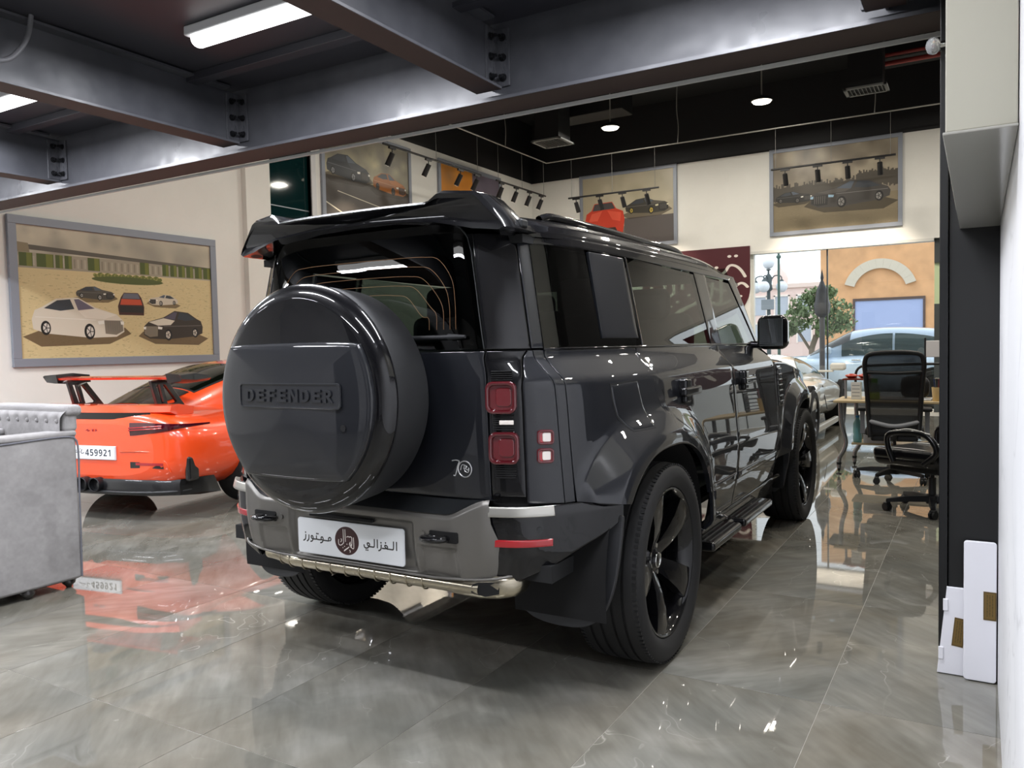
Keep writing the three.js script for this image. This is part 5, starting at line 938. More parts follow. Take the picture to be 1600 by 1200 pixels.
// ---- pale blue SUV out on the street
{
  const mB = phy({ color: lin(0.46, 0.60, 0.80), roughness: 0.35, clearcoat: 1 });
  const t = thing('street_suv', 'pale blue luxury SUV parked on the street outside the window', 'car', [2.35, -0.05, -15.6], rad(90));
  const st = [[0.0, 0.80, 0.45, 1.02, 4, 0.75], [-0.06, 0.90, 0.35, 1.08, 4, 0.75], [-0.4, 0.97, 0.30, 1.10, 4, 0.75], [-1.0, 0.99, 0.28, 1.10, 4, 0.75], [-2.2, 0.99, 0.28, 1.08, 4, 0.75], [-3.4, 0.985, 0.28, 1.06, 3.6, 0.75], [-4.4, 0.96, 0.3, 1.02, 3.6, 0.72], [-4.85, 0.88, 0.34, 0.95, 3.6, 0.68], [-5.05, 0.70, 0.42, 0.86, 3.6, 0.66]];
  obj('body', loftBody(st, { e: 4 }), mB, t);
  const cb = [[-0.08, 0.60, 0.8, 1.12, 3, 0.95], [-0.5, 0.70, 0.8, 1.44, 3.4, 0.98], [-0.9, 0.74, 0.8, 1.58, 3.6, 1.0], [-1.9, 0.76, 0.8, 1.64, 3.6, 1.0], [-2.5, 0.77, 0.8, 1.60, 3.6, 1.0], [-2.95, 0.79, 0.8, 1.40, 3.4, 0.98], [-3.45, 0.82, 0.8, 1.10, 3, 0.96]];
  obj('cabin', loftBody(cb), mB, t);
  for (const sg of [1, -1]) {
    const M = (g) => (sg < 0 ? mirrorX(plain(g)) : g);
    const top = (a, b) => (u) => { const uu = lerp(a, b, u); return 0.12 + 0.62 * Math.pow(Math.sin(Math.PI * clamp(uu, 0.03, 0.97)), 0.45); };
    const za = -0.35, zb = -3.15;
    for (const [a, b] of [[0.02, 0.17], [0.18, 0.50], [0.515, 0.86]]) obj('side_window', M(patchOn(cb, lerp(za, zb, a), lerp(za, zb, b), 0.1, top(a, b), 0.008, 16, 6)), phy({ color: lin(0.09, 0.12, 0.13), roughness: 0.05 }), t);
    obj('wing_mirror', M(rbox(0.20, 0.16, 0.13, 0.05, 1.02, 1.17, -2.98)), mB, t);
    obj('door_handle', M(rbox(0.03, 0.03, 0.18, 0.012, 0.995, 0.98, -1.45)), mChrome, t);
    obj('door_handle', M(rbox(0.03, 0.03, 0.18, 0.012, 0.995, 0.97, -2.45)), mChrome, t);
    for (const z of [-1.0, -4.05]) { obj('wheel_arch', M(new THREE.CylinderGeometry(0.42, 0.42, 0.06, 40).rotateZ(Math.PI / 2).translate(0.965, 0.40, z)), mShell, t); simpleWheel(t, sg * 0.87, z, 0.39, 0.27, mAlu, 10, sg); }
  }
  obj('windscreen', patchOn(cb, -2.6, -3.4, 0.55, Math.PI - 0.55, 0.006, 10, 14), mTint, t);
  obj('rear_window', patchOn(cb, -0.12, -0.6, 0.7, Math.PI - 0.7, 0.006, 8, 12), mTint, t);
}
// ---------------------------------------------------------------- framed prints
function framed(name, label, w, h, tex, pos, turn, fw = 0.085) {
  w *= KR; h *= KR; fw *= KR;
  const t = thing(name, label, 'picture', pos, turn, 'framed car prints');
  const mF = std({ color: 0x8f95a0, roughness: 0.45, metalness: 0.15 });
  for (const s of [1, -1]) { obj('frame_bar', rspan(-w / 2, w / 2, s > 0 ? h / 2 - fw : -h / 2, s > 0 ? h / 2 : -h / 2 + fw, 0, 0.04, 0.004), mF, t); obj('frame_bar', rspan(s > 0 ? w / 2 - fw : -w / 2, s > 0 ? w / 2 : -w / 2 + fw, -h / 2 + fw, h / 2 - fw, 0, 0.04, 0.004), mF, t); }
  obj('print', new THREE.PlaneGeometry(w - 2 * fw, h - 2 * fw).translate(0, 0, 0.02), std({ map: tex, roughness: 0.38 }), t);
  obj('backing', span(-w / 2 + 0.01, w / 2 - 0.01, -h / 2 + 0.01, h / 2 - 0.01, 0.002, 0.018), mDarkMetal, t);
}
framed('framed_print', 'framed courtyard print with five parked cars behind the winged coupe', 2.52, 1.53, printCourt, [XL + 0.003, KY(2.0), KZ(-2.48)], Math.PI / 2);
framed('framed_print', 'framed print of a black and a bronze car on a road', 2.16, 1.50, printRoad, [XL + 0.003, KY(3.98), KZ(-6.78)], Math.PI / 2, 0.07);
framed('framed_print', 'framed print with an orange desert half beside the spotlight rail', 2.16, 1.52, printDesert, [XL + 0.003, KY(3.98), KZ(-9.75)], Math.PI / 2, 0.07);
framed('framed_print', 'framed print of a red and a black supercar', 2.10, 1.56, printSports, [KX(-4.10), KY(4.08), ZB + 0.003], 0, 0.07);
framed('framed_print', 'framed print of two grey coupes under a cloudy sky', 2.22, 1.58, printField, [KX(-0.17), KY(4.07), ZB + 0.003], 0, 0.07);
// maroon signs
{
  const mS = std({ map: signTex, roughness: 0.45 });
  const edge = std({ color: 0x4d1620, roughness: 0.5 });
  for (const [lab, pos, turn, w, h] of [['dark red rounded wall sign with white calligraphy beside the window', [KX(-2.72), KY(2.42), ZB + 0.004], 0, 2.25, 1.52], ['large dark red rounded wall sign with white calligraphy near the desks', [4.75, 1.9, ZB + 0.006], 0, 1.7, 2.0]]) {
    const t = thing('wall_sign', lab, 'sign', pos, turn, 'dark red rounded signs');
    const s = new THREE.Shape(); s.moveTo(-w / 2, h / 2); s.lineTo(-w / 2, -h * 0.02); s.bezierCurveTo(-w / 2, -h * 0.36, -w * 0.28, -h / 2, 0, -h / 2); s.bezierCurveTo(w * 0.28, -h / 2, w / 2, -h * 0.36, w / 2, -h * 0.02); s.lineTo(w / 2, h / 2); s.closePath();
    obj('sign_board', new THREE.ExtrudeGeometry(s, { depth: 0.02, bevelEnabled: false, curveSegments: 48 }), edge, t);
    const g = new THREE.ShapeGeometry(s, 48), p = g.attributes.position, uv = g.attributes.uv; for (let i = 0; i < p.count; i++) uv.setXY(i, p.getX(i) / w + 0.5, p.getY(i) / h + 0.5);
    obj('sign_print', g.translate(0, 0, 0.0215), mS, t);
  }
}
// ---------------------------------------------------------------- spotlight rails, conduits, vents, pipes
{
  const mRail = std({ color: 0x141416, roughness: 0.5 }), mWire = std({ color: 0x6f6f6c, roughness: 0.5, metalness: 0.4 });
  function rail(label, a, b, lamps, aim, up) {
    a = KP(a); b = KP(b);
    const A = V(...a), B = V(...b), d = B.clone().sub(A), L = d.length(); d.normalize();
    const t = thing('spotlight_rail', label, 'track light', a, 0, 'spotlight rails hung from the ceiling conduit');
    obj('rail', cylBetween([0, 0, 0], B.clone().sub(A).toArray(), 0.018, 0.018, 4), mRail, t);
    for (const k of [0.04, 0.5, 0.96]) { const p = d.clone().multiplyScalar(L * k); obj('wire', cylBetween([p.x, p.y, p.z], [p.x, KY(5.0) - a[1] - 0.0135, p.z], 0.004, 0.004, 6), mWire, t); }
    for (const k of lamps) {
      const p = d.clone().multiplyScalar(L * k), hd = sub('spot_head', t); hd.position.set(p.x, p.y, p.z);
      obj('adaptor', box(Math.abs(d.x) > 0.5 ? 0.16 : 0.035, 0.03, Math.abs(d.x) > 0.5 ? 0.035 : 0.16, 0, -0.03, 0), mRail, hd);
      obj('stem', cylBetween([0, -0.04, 0], [0, -0.12, 0], 0.009), mRail, hd);
      const dir = V(...aim).normalize(), q = V(0, -0.12, 0);
      obj('can', cylBetween(q.clone().addScaledVector(dir, -0.02).toArray(), q.clone().addScaledVector(dir, 0.19).toArray(), 0.042, 0.046, 20), mRail, hd);
      const lp = q.clone().addScaledVector(dir, 0.2);
      obj('lamp_face', cylBetween(q.clone().addScaledVector(dir, 0.188).toArray(), lp.toArray().map((v, i) => q.getComponent(i) + dir.getComponent(i) * 0.192), 0.036, 0.036, 20), std({ color: 0xffffff, emissive: 0xfff1d8, emissiveIntensity: 1.5 }), hd);
      const s = new THREE.SpotLight(0xfff0dc, 10, 0, rad(34), 0.7); s.position.copy(q.clone().addScaledVector(dir, 0.22)); s.target.position.copy(q.clone().addScaledVector(dir, 2)); s.castShadow = true; hd.add(s); hd.add(s.target);
    }
  }
  rail('black spotlight rail along the wall of the bronze car print', [-5.42, 4.335, -6.08], [-5.42, 4.335, -8.74], [0.08, 0.42, 0.76, 0.95], [-0.5, -0.86, 0.05]);
  rail('black spotlight rail towards the room corner', [-5.42, 4.335, -9.25], [-5.42, 4.335, -11.15], [0.1, 0.38, 0.65, 0.9], [-0.42, -0.9, 0.05]);
  rail('black spotlight rail before the red supercar print', [-4.94, 4.245, -11.2], [-3.07, 4.245, -11.2], [0.09, 0.36, 0.61, 0.87], [0.08, -0.9, -0.42]);
  rail('black spotlight rail before the two grey coupes print', [-1.04, 4.30, -11.2], [0.915, 4.30, -11.2], [0.12, 0.39, 0.63, 0.88], [0.0, -0.9, -0.42]);
  const mC = mConduit;
  one('conduit_pipe', polyTube([[-5.42, 5.0, -6.0], [-5.42, 5.0, -11.2], [2.9, 5.0, -11.2]].map(KP), 0.013), mC, 'thin grey conduit frame hung under the black ceiling', 'conduit');
  [[-5.42, -7.2, 'near the bronze car print'], [-5.42, -9.6, 'over the rail by the room corner'], [-2.7, -11.2, 'between the two pendant lamps'], [0.6, -11.2, 'beside the ceiling vent']].forEach(([x, z, w]) => one('conduit_drop', [tube([[x, 5.0, z], [x + 0.015, 5.3, z], [x - 0.012, 5.6, z], [x, 6.1, z]].map(KP), 0.009, 20, 6)], mC, `thin conduit drop ${w}`, 'conduit', 'conduit drops from the ceiling'));
  function vent(label, x, y, z, w, d) {
    const t = thing('ceiling_vent', label, 'vent', KP([x, y, z]), 0, 'air vents under the ceiling');
    const m = std({ color: 0x6f7170, roughness: 0.5 });
    obj('neck', span(-w * 0.4, w * 0.4, 0.03, YC - KY(y), -d * 0.4, d * 0.4), mBlackWall, t);
    obj('frame', [rspan(-w / 2, w / 2, 0, 0.03, -d / 2, -d / 2 + 0.05, 0.004), rspan(-w / 2, w / 2, 0, 0.03, d / 2 - 0.05, d / 2, 0.004), rspan(-w / 2, -w / 2 + 0.05, 0, 0.03, -d / 2, d / 2, 0.004), rspan(w / 2 - 0.05, w / 2, 0, 0.03, -d / 2, d / 2, 0.004)], m, t);
    for (let i = 0; i < 9; i++) { const s = obj('slat', box(0.006, 0.05, d - 0.1, 0, 0, 0), m, t); s.position.set(lerp(-w / 2 + 0.09, w / 2 - 0.09, i / 8), 0.02, 0); s.rotation.z = 0.6; }
  }
  vent('square ceiling vent over the room corner', -4.6, 5.0, -9.9, 0.62, 0.62);
  vent('square ceiling vent below the red sprinkler pipes', 0.63, 5.0, -9.85, 0.62, 0.45);
  const mRed = std({ color: 0x8e2b27, roughness: 0.4 });
  one('sprinkler_pipe', [polyTube([[0.62, 6.07, -10.3], [0.66, 5.48, -10.3], [4.2, 5.48, -10.3]].map(KP), 0.038, 12), polyTube([[0.66, 5.60, -10.28], [4.2, 5.60, -10.28]].map(KP), 0.03, 12)], mRed, 'red sprinkler pipes under the black ceiling', 'pipe');
  one('duct', rspan(-5.5, -3.7, 5.75, YC - 0.002, -11.55, -11.0, 0.02), mBlackWall, 'black painted air duct over the room corner', 'duct');
  one('duct', rspan(0.2, 2.8, 5.85, YC - 0.002, -11.8, -11.25, 0.02), mBlackWall, 'black painted air duct above the sprinkler pipes', 'duct');
  one('cable_conduit', tube([[-2.06, 3.058, 0.84], [-2.06, 2.95, 0.86], [-2.06, 2.86, 0.91], [-2.06, 2.80, 0.97], [-2.06, 2.775, 1.08], [-2.06, 2.77, 1.25], [-2.06, 2.80, 1.45], [-2.06, 2.95, 1.6], [-2.06, 3.058, 1.62]], 0.013, 40, 8), std({ color: 0x77777b, roughness: 0.5 }), 'grey flexible cable looping beside the steel joist', 'cable');
}
// ---------------------------------------------------------------- armchair
{
  const velvet = dataTex(512, 512, (u, v) => { const a = fbm(u, v, 5, 5, 201), b = fbm(u * 1, v * 1, 40, 2, 205), sm = sstep(0.56, 0.7, fbm(u, v, 6, 3, 207)); const L = 146 + 30 * (a - 0.5) + 14 * (b - 0.5) - 9 * sm; return [L + 2, L, L]; });
  const mV = phy({ map: velvet, roughness: 0.9, sheen: 0.6, sheenColor: new THREE.Color(0.6, 0.6, 0.62), sheenRoughness: 0.5 });
  const mPipe = std({ color: 0x6d6e76, roughness: 0.8 }), mLeg = phy({ color: 0x2a2726, roughness: 0.3, clearcoat: 0.5 });
  const t = thing('armchair', 'grey velvet button-tufted armchair with piped edges beside the orange coupe', 'armchair', [-2.76, 0, 0.95]);
  const pillow = (x0, x1, y0, y1, z0, z1, r) => uvBox(rspan(x0, x1, y0, y1, z0, z1, r, 4), 1.2);
  for (const sg of [1, -1]) {
    const a = sub('arm', t), M = (g) => (sg < 0 ? mirrorX(plain(g)) : g);
    obj('arm_body', M(pillow(0.24, 0.36, 0.05, 0.885, -0.45, 0.45, 0.018)), mV, a); obj('arm_pad', M(pillow(0.225, 0.366, 0.872, 0.908, -0.452, 0.455, 0.016)), mV, a);
    obj('piping', M(tube([[0.361, 0.06, -0.445], [0.362, 0.5, -0.45], [0.362, 0.85, -0.447], [0.362, 0.868, -0.43], [0.362, 0.868, 0], [0.362, 0.868, 0.44]], 0.0055, 60, 6)), mPipe, a);
  }
  const bk = sub('backrest', t);
  obj('back_cushion', grid((u, v) => { const x = lerp(-0.35, 0.35, u), y = lerp(0.45, 1.045, v); let z = -0.36 - 0.045 * Math.pow(sstep(0.86, 1, v), 2); for (let r = 0; r < 3; r++) for (let c = -4; c <= 4; c++) { const bx = c * 0.1 + (r % 2 ? 0.05 : 0), by = 0.965 - r * 0.13; z -= 0.022 * Math.exp(-((x - bx) ** 2 + (y - by) ** 2) / 0.0007); } return [x + 0.02 * sstep(0.85, 1, v) * x / 0.35, y, z]; }, 60, 40), mV, bk);
  obj('back_body', [pillow(-0.24, 0.24, 0.05, 0.9, -0.45, -0.385, 0.02), pillow(-0.355, 0.355, 0.895, 1.05, -0.47, -0.385, 0.03), rspan(-0.375, 0.375, 0.99, 1.055, -0.49, -0.385, 0.03, 4)], mV, bk);
  for (let c = -3; c <= 3; c++) obj('button', new THREE.SphereGeometry(0.013, 12, 8).translate(c * 0.1, 0.965, -0.376), mV, bk);
  obj('seat', pillow(-0.235, 0.235, 0.1, 0.46, -0.38, 0.44, 0.05), mV, t);
  obj('base_rail', rspan(-0.34, 0.34, 0.045, 0.07, -0.43, 0.43, 0.005), mLeg, t);
  for (const [x, z] of [[0.325, -0.155], [-0.325, -0.155], [0.325, 0.38], [-0.325, 0.38], [0.3, -0.4], [-0.3, -0.4]]) { const l = obj('leg', lathe([[0.012, 0], [0.016, 0.004], [0.02, 0.012], [0.034, 0.024], [0.038, 0.036], [0.03, 0.05], [0.03, 0.06], [0, 0.06]], 24), mLeg, t); l.position.set(x, 0, z); }
}
// ---------------------------------------------------------------- partition side: boards, bulkhead, crystal lamp
{
  const mBoard = std({ color: 0xe6e6ec, roughness: 0.35 });
  const mTag = std({ map: canvasTex(128, 256, (x, W, H) => { x.fillStyle = '#6b5527'; x.fillRect(0, 0, W, H); x.strokeStyle = '#3c2f12'; x.lineWidth = 5; x.strokeRect(8, 8, W - 16, H - 16); x.fillStyle = '#43350f'; for (let r = 0; r < 3; r++) for (let i = 0; i < 14; i++) x.fillRect(32 + r * 26, 30 + i * 14, 12, 9 - (i * 7 + r * 3) % 5); }), roughness: 0.5 });
  const tall = thing('panel_board', 'tall white board leaning against the black end panel', 'board', [2.095, 0, ZP + 0.02], 0, 'white boards leaning by the marble wall');
  const b = obj('board', extr(rrect(-0.055, 0.004, 0.055, 0.545, 0.012), 0.014, 0.003), mBoard, tall); b.rotation.x = -0.03; b.position.set(0, 0, 0.012);
  const tg = obj('gold_label', new THREE.PlaneGeometry(0.043, 0.11).translate(0.033, 0.30, 0.0152), mTag, tall, 'gold rectangular label'); tg.rotation.x = -0.03; tg.position.z = 0.012;
  const low = thing('panel_board', 'short tilted white board with edge clips leaning behind the tall board', 'board', [2.0, 0, ZP + 0.005], 0, 'white boards leaning by the marble wall');
  obj('board', extr(shapeOf([[-0.052, 0.003], [0.06, 0.003], [0.06, 0.352], [-0.018, 0.352]]), 0.012, 0.003), mBoard, low);
  obj('clip', rbox(0.018, 0.048, 0.008, 0.003, -0.022, 0.28, 0.013).rotateZ(-0.0), mBoard, low); obj('clip', rbox(0.018, 0.05, 0.008, 0.003, -0.038, 0.085, 0.013), mBoard, low);
  obj('gold_label', new THREE.PlaneGeometry(0.04, 0.115).rotateZ(-0.1).translate(0.024, 0.175, 0.0128), mTag, low, 'gold rectangular label');
  const mBulk = phy({ color: lin(0.42, 0.405, 0.335), roughness: 0.35 });
  const bulk = thing('wall_cabinet', 'beige wall cabinet with a glossy underside above the white boards', 'cabinet', [XM, 1.75, 0.42]);
  obj('body', rspan(-0.13, -0.002, 0.006, 1.28, -0.87, 0.87, 0.003), mBulk, bulk);
  obj('underside', rspan(-0.135, -0.001, 0.0, 0.006, -0.875, 0.875, 0.002), phy({ color: lin(0.40, 0.39, 0.35), roughness: 0.12 }), bulk);
  const cl = thing('crystal_lamp', 'faceted crystal lamp finial on a chrome stem beside the beige cabinet', 'lamp', [1.965, 2.45, -0.325]);
  const cg = phy({ color: 0xf4f6f8, roughness: 0.03, transmission: 0.75, thickness: 0.02, ior: 1.55, metalness: 0 });
  const ic = new THREE.IcosahedronGeometry(0.032, 1).scale(0.85, 1.05, 0.95).toNonIndexed(); ic.computeVertexNormals();
  obj('crystal', ic.translate(-0.035, 0, 0), cg, cl);
  obj('stem', [cylBetween([-0.01, 0, 0], [0.045, -0.0, 0], 0.012, 0.018), cylBetween([0.03, -0.012, 0], [0.03, 0.012, 0], 0.022)], mChrome, cl);
  for (const [y, r] of [[-0.045, 0.008], [-0.062, 0.007], [-0.077, 0.006]]) { const d = new THREE.IcosahedronGeometry(r, 0).toNonIndexed(); d.computeVertexNormals(); obj('bead', d.translate(0.012, y, 0.002), cg, cl); }
}
// ---------------------------------------------------------------- office corner
{
  const mFrame = std({ color: 0x111214, roughness: 0.5 }), mArmGrey = std({ color: 0x8d8f93, roughness: 0.5 }), mPad = std({ color: 0x17181b, roughness: 0.65 });
  const mMesh = std({ color: 0x0d0e10, roughness: 0.8, transparent: true, opacity: 0.95 });
  function starBase(t, r, turn, mat = mFrame) {
    const bs = sub('star_base', t); bs.rotation.y = turn;
    obj('hub', lathe([[0, 0.13], [0.035, 0.13], [0.045, 0.11], [0.045, 0.06], [0, 0.06]], 24), mat, bs);
    for (let i = 0; i < 5; i++) {
      const a = i / 5 * Math.PI * 2, c = Math.cos(a), s = Math.sin(a);
      obj('base_arm', crease(loft([[0.03, 0.075, 0.12, 0.03], [r * 0.6, 0.075, 0.115, 0.025], [r, 0.07, 0.095, 0.018]].map(([d, y0, y1, w]) => [[d * c - w * s, y0, d * s + w * c], [d * c + w * s, y0, d * s - w * c], [d * c + w * s * 0.7, y1, d * s - w * c * 0.7], [d * c - w * s * 0.7, y1, d * s + w * c * 0.7]])), 30), mat, bs);
      const cs = obj('caster', merge([new THREE.CylinderGeometry(0.03, 0.03, 0.016, 20).rotateX(Math.PI / 2).translate(0, 0.03, 0.014), new THREE.CylinderGeometry(0.03, 0.03, 0.016, 20).rotateX(Math.PI / 2).translate(0, 0.03, -0.014), rbox(0.04, 0.035, 0.046, 0.01, 0, 0.052, 0), cylBetween([0, 0.05, 0], [0, 0.09, 0], 0.008)]), mat, bs); cs.position.set(r * c, 0, r * s); cs.rotation.y = i * 1.3;
    }
    obj('gas_lift', [cylBetween([0, 0.1, 0], [0, 0.26, 0], 0.028), cylBetween([0, 0.26, 0], [0, 0.42, 0], 0.016)], std({ color: 0x3b3c3e, roughness: 0.3, metalness: 0.6 }), t);
  }
  const c1 = thing('office_chair', 'black mesh-back office chair with grey arms facing the desk', 'chair', [1.40, 0, -5.12], 0.06);
  {
    starBase(c1, 0.33, 0.5);
    obj('seat', rbox(0.50, 0.08, 0.46, 0.035, 0, 0.47, -0.05, 3), mPad, c1);
    obj('seat_pan', rbox(0.40, 0.06, 0.34, 0.02, 0, 0.41, -0.03), mFrame, c1);
    const b = sub('backrest', c1); const zb = (y) => 0.20 + 0.05 * sstep(0.5, 1.2, y) - 0.035 * Math.sin((y - 0.45) * 4);
    const out = [[-0.20, 0.42], [-0.215, 0.6], [-0.225, 0.8], [-0.24, 1.0], [-0.245, 1.12], [-0.22, 1.185], [-0.15, 1.205], [0, 1.212], [0.15, 1.205], [0.22, 1.185], [0.245, 1.12], [0.24, 1.0], [0.225, 0.8], [0.215, 0.6], [0.20, 0.42]];
    obj('back_frame', tube(out.map(([x, y]) => [x, y, zb(y)]), 0.021, 90, 8), mFrame, b);
    obj('mesh_panel', grid((u, v) => { const y = lerp(0.5, 1.195, v), w = pws([[0.4, 0.2], [0.6, 0.213], [0.8, 0.223], [1.0, 0.237], [1.12, 0.24], [1.18, 0.22], [1.205, 0.16]], y); return [lerp(-w, w, u), y, zb(y)]; }, 14, 30), mMesh, b);
    obj('cross_bar', tube([[-0.235, 1.03, zb(1.03)], [0, 1.02, zb(1.02) + 0.03], [0.235, 1.03, zb(1.03)]], 0.016, 24, 8), mFrame, b);
    obj('lumbar_bar', tube([[-0.21, 0.57, zb(0.57)], [0, 0.53, zb(0.53) + 0.02], [0.21, 0.57, zb(0.57)]], 0.02, 24, 8), mArmGrey, b);
    obj('back_spine', tube([[0, 0.42, 0.05], [0, 0.42, 0.18], [0, 0.5, 0.22]], 0.03, 20, 8), mFrame, b);
    for (const s of [1, -1]) { const a = sub('armrest', c1); obj('arm_post', crease(loft([[0.44, 0.02, 0.03], [0.56, 0.018, 0.035], [0.66, 0.022, 0.05]].map(([y, w, d]) => [[s * 0.275 - w, y, -d + 0.02], [s * 0.275 + w, y, -d + 0.02], [s * 0.275 + w, y, d + 0.02], [s * 0.275 - w, y, d + 0.02]])), 30), mArmGrey, a); obj('arm_pad', rbox(0.085, 0.035, 0.24, 0.016, s * 0.275, 0.675, 0.0), mPad, a); obj('arm_bracket', cylBetween([s * 0.18, 0.43, 0.02], [s * 0.28, 0.45, 0.02], 0.016), mFrame, a); }
  }
  const c2 = thing('gaming_chair', 'black leather swivel chair with white piping beside the black end panel', 'chair', [1.78, 0, -3.72], -0.5);
  {
    const mL = phy({ color: 0x0f0f11, roughness: 0.28, clearcoat: 0.3 }), mW = std({ color: 0xc9c8c2, roughness: 0.5 });
    starBase(c2, 0.33, 0.25);
    obj('seat', rbox(0.56, 0.13, 0.54, 0.06, -0.06, 0.42, 0, 4), mL, c2); obj('seat_side', rbox(0.50, 0.08, 0.10, 0.03, -0.06, 0.455, 0.25, 3), mL, c2); obj('seat_side', rbox(0.50, 0.08, 0.10, 0.03, -0.06, 0.455, -0.25, 3), mL, c2);
    obj('seat_piping', [tube([[-0.33, 0.40, 0.22], [-0.30, 0.47, 0.22], [-0.1, 0.49, 0.2], [0.2, 0.48, 0.2]], 0.006, 30, 6), tube([[-0.33, 0.40, -0.22], [-0.30, 0.47, -0.22], [-0.1, 0.49, -0.2], [0.2, 0.48, -0.2]], 0.006, 30, 6), tube([[-0.34, 0.40, -0.2], [-0.345, 0.43, 0], [-0.34, 0.40, 0.2]], 0.006, 20, 6)], mW, c2);
    obj('seat_base', rbox(0.40, 0.05, 0.36, 0.012, -0.04, 0.335, 0), mFrame, c2);
    for (const s of [1, -1]) { const a = sub('armrest', c2); obj('arm_loop', tube([[-0.12, 0.40, s * 0.31], [-0.16, 0.52, s * 0.32], [-0.15, 0.60, s * 0.33], [0.0, 0.635, s * 0.33], [0.16, 0.61, s * 0.32], [0.22, 0.5, s * 0.31], [0.12, 0.40, s * 0.31]], 0.022, 50, 8), mL, a); obj('arm_piping', tube([[-0.17, 0.60, s * 0.335], [0.0, 0.658, s * 0.335], [0.18, 0.63, s * 0.325]], 0.006, 24, 6), mW, a); }
    const b = sub('backrest', c2); obj('back_cushion', rbox(0.12, 0.78, 0.50, 0.055, 0.30, 0.86, 0, 4), mL, b); obj('back_piping', [tube([[0.24, 0.5, 0.2], [0.24, 0.85, 0.22], [0.25, 1.2, 0.18]], 0.006, 24, 6), tube([[0.24, 0.5, -0.2], [0.24, 0.85, -0.22], [0.25, 1.2, -0.18]], 0.006, 24, 6)], mW, b);
  }
  // desk with raised shelf and steel legs
  const mWood = std({ map: dataTex(256, 256, (u, v) => { const a = fbm(u, v, 4, 4, 301), g = Math.sin((v * 40 + a * 8)) * 6; return [206 + g, 186 + g, 146 + g]; }), roughness: 0.4 });
  const d = thing('desk', 'pale wood desk on bent steel legs with a raised glass shelf', 'desk', [1.50, 0, -5.55]);
  obj('desk_top', rspan(-0.66, 0.9, 0.715, 0.74, -0.32, 0.32, 0.006), mWood, d);
  obj('edge_wing', extr([[-0.74, 0.718], [-0.66, 0.735], [-0.66, 0.718]], 0.5, 0.002).translate(0, 0, -0.25), std({ color: 0x6f7376, roughness: 0.3, metalness: 0.6 }), d);
  for (const [x, z] of [[-0.60, 0.26], [-0.52, -0.26], [0.8, 0.26], [0.8, -0.26]]) { const l = sub('leg', d); obj('leg_tube', [tube([[x, 0.72, z], [x + 0.01, 0.5, z], [x + 0.05, 0.32, z], [x + 0.03, 0.24, z], [x - 0.01, 0.16, z], [x - 0.015, 0.06, z]], 0.022, 40, 10)], std({ color: 0x9a9c9e, roughness: 0.25, metalness: 0.8 }), l); obj('leg_foot', [cylBetween([x - 0.015, 0.12, z], [x - 0.015, 0.03, z], 0.025, 0.012), new THREE.CylinderGeometry(0.022, 0.028, 0.012, 18).translate(x - 0.015, 0.006, z), cylBetween([x - 0.015, 0.012, z], [x - 0.015, 0.04, z], 0.005)], mFrame, l); }
  obj('lower_shelf', rspan(-0.52, 0.78, 0.28, 0.30, -0.26, 0.1, 0.004), mWood, d);
  const shelfA = thing('desk_riser', 'dark red desk riser shelf carrying two red dishes', 'shelf', [1.50, 0.7405, -5.55]); obj('shelf_board', rspan(-0.60, -0.34, 0.19, 0.205, -0.14, 0.14, 0.003), phy({ color: 0x6d2a22, roughness: 0.2 }), shelfA);
  const shelfB = thing('desk_riser', 'black desk riser shelf carrying crumpled papers', 'shelf', [1.50, 0.7405, -5.55]); obj('shelf_board', rspan(0.22, 0.62, 0.19, 0.205, -0.14, 0.14, 0.003), std({ color: 0x2b2c2e, roughness: 0.3 }), shelfB);
  for (const [x, p] of [[-0.585, shelfA], [-0.355, shelfA], [0.24, shelfB], [0.6, shelfB]]) obj('shelf_post', cylBetween([x, 0, 0], [x, 0.19, 0], 0.012), mAlu, p);
  const dr = thing('desk_rail', 'black bent tube rail along the far edge of the desk', 'rail', [1.50, 0.7405, -5.55]); obj('rail_tube', tube([[-0.52, 0, -0.28], [-0.52, 0.26, -0.28], [-0.48, 0.31, -0.28], [-0.40, 0.32, -0.28], [0.6, 0.32, -0.28], [0.7, 0.28, -0.28], [0.71, 0, -0.28]], 0.013, 60, 8), mFrame, dr);
  const D = [1.50, -5.55];
  const at = (name, g, m, lab, cat, x, y, z, group) => { const o = one(name, g, m, lab, cat, group); o.position.set(D[0] + x, y, D[1] + z); o.position.y += 0.0008; return o; };
  for (const [x, lab] of [[-0.53, 'round red dish at the shelf end near the white car'], [-0.41, 'round red dish beside the green bottle shelf']]) at('red_dish', lathe([[0, 0], [0.03, 0], [0.06, 0.02], [0.063, 0.022], [0.055, 0.034], [0.02, 0.045], [0, 0.046]], 28), phy({ color: 0xb2371f, roughness: 0.3 }), lab, 'dish', x, 0.945, 0, 'red dishes on the desk shelf');
  const bt = thing('bottle', 'clear bottle with lime green liquid and green cap on the desk', 'bottle', [D[0] - 0.30, 0.7405, D[1] + 0.14]);
  obj('liquid', lathe([[0, 0], [0.045, 0], [0.047, 0.01], [0.047, 0.075], [0, 0.075]], 24), phy({ color: 0xb6cf2a, roughness: 0.2 }), bt); obj('flask', lathe([[0.048, 0.07], [0.048, 0.14], [0.03, 0.165], [0.022, 0.17]], 24), phy({ color: 0xdfe8e0, roughness: 0.05, transmission: 0.8, thickness: 0 }), bt); obj('cap', new THREE.CylinderGeometry(0.03, 0.03, 0.045, 20).translate(0, 0.185, 0), std({ color: 0x7ec82f, roughness: 0.4 }), bt);
  const ct = thing('carton', 'small white printed carton standing on the desk', 'carton', [D[0] - 0.47, 0.7405, D[1] + 0.12]);
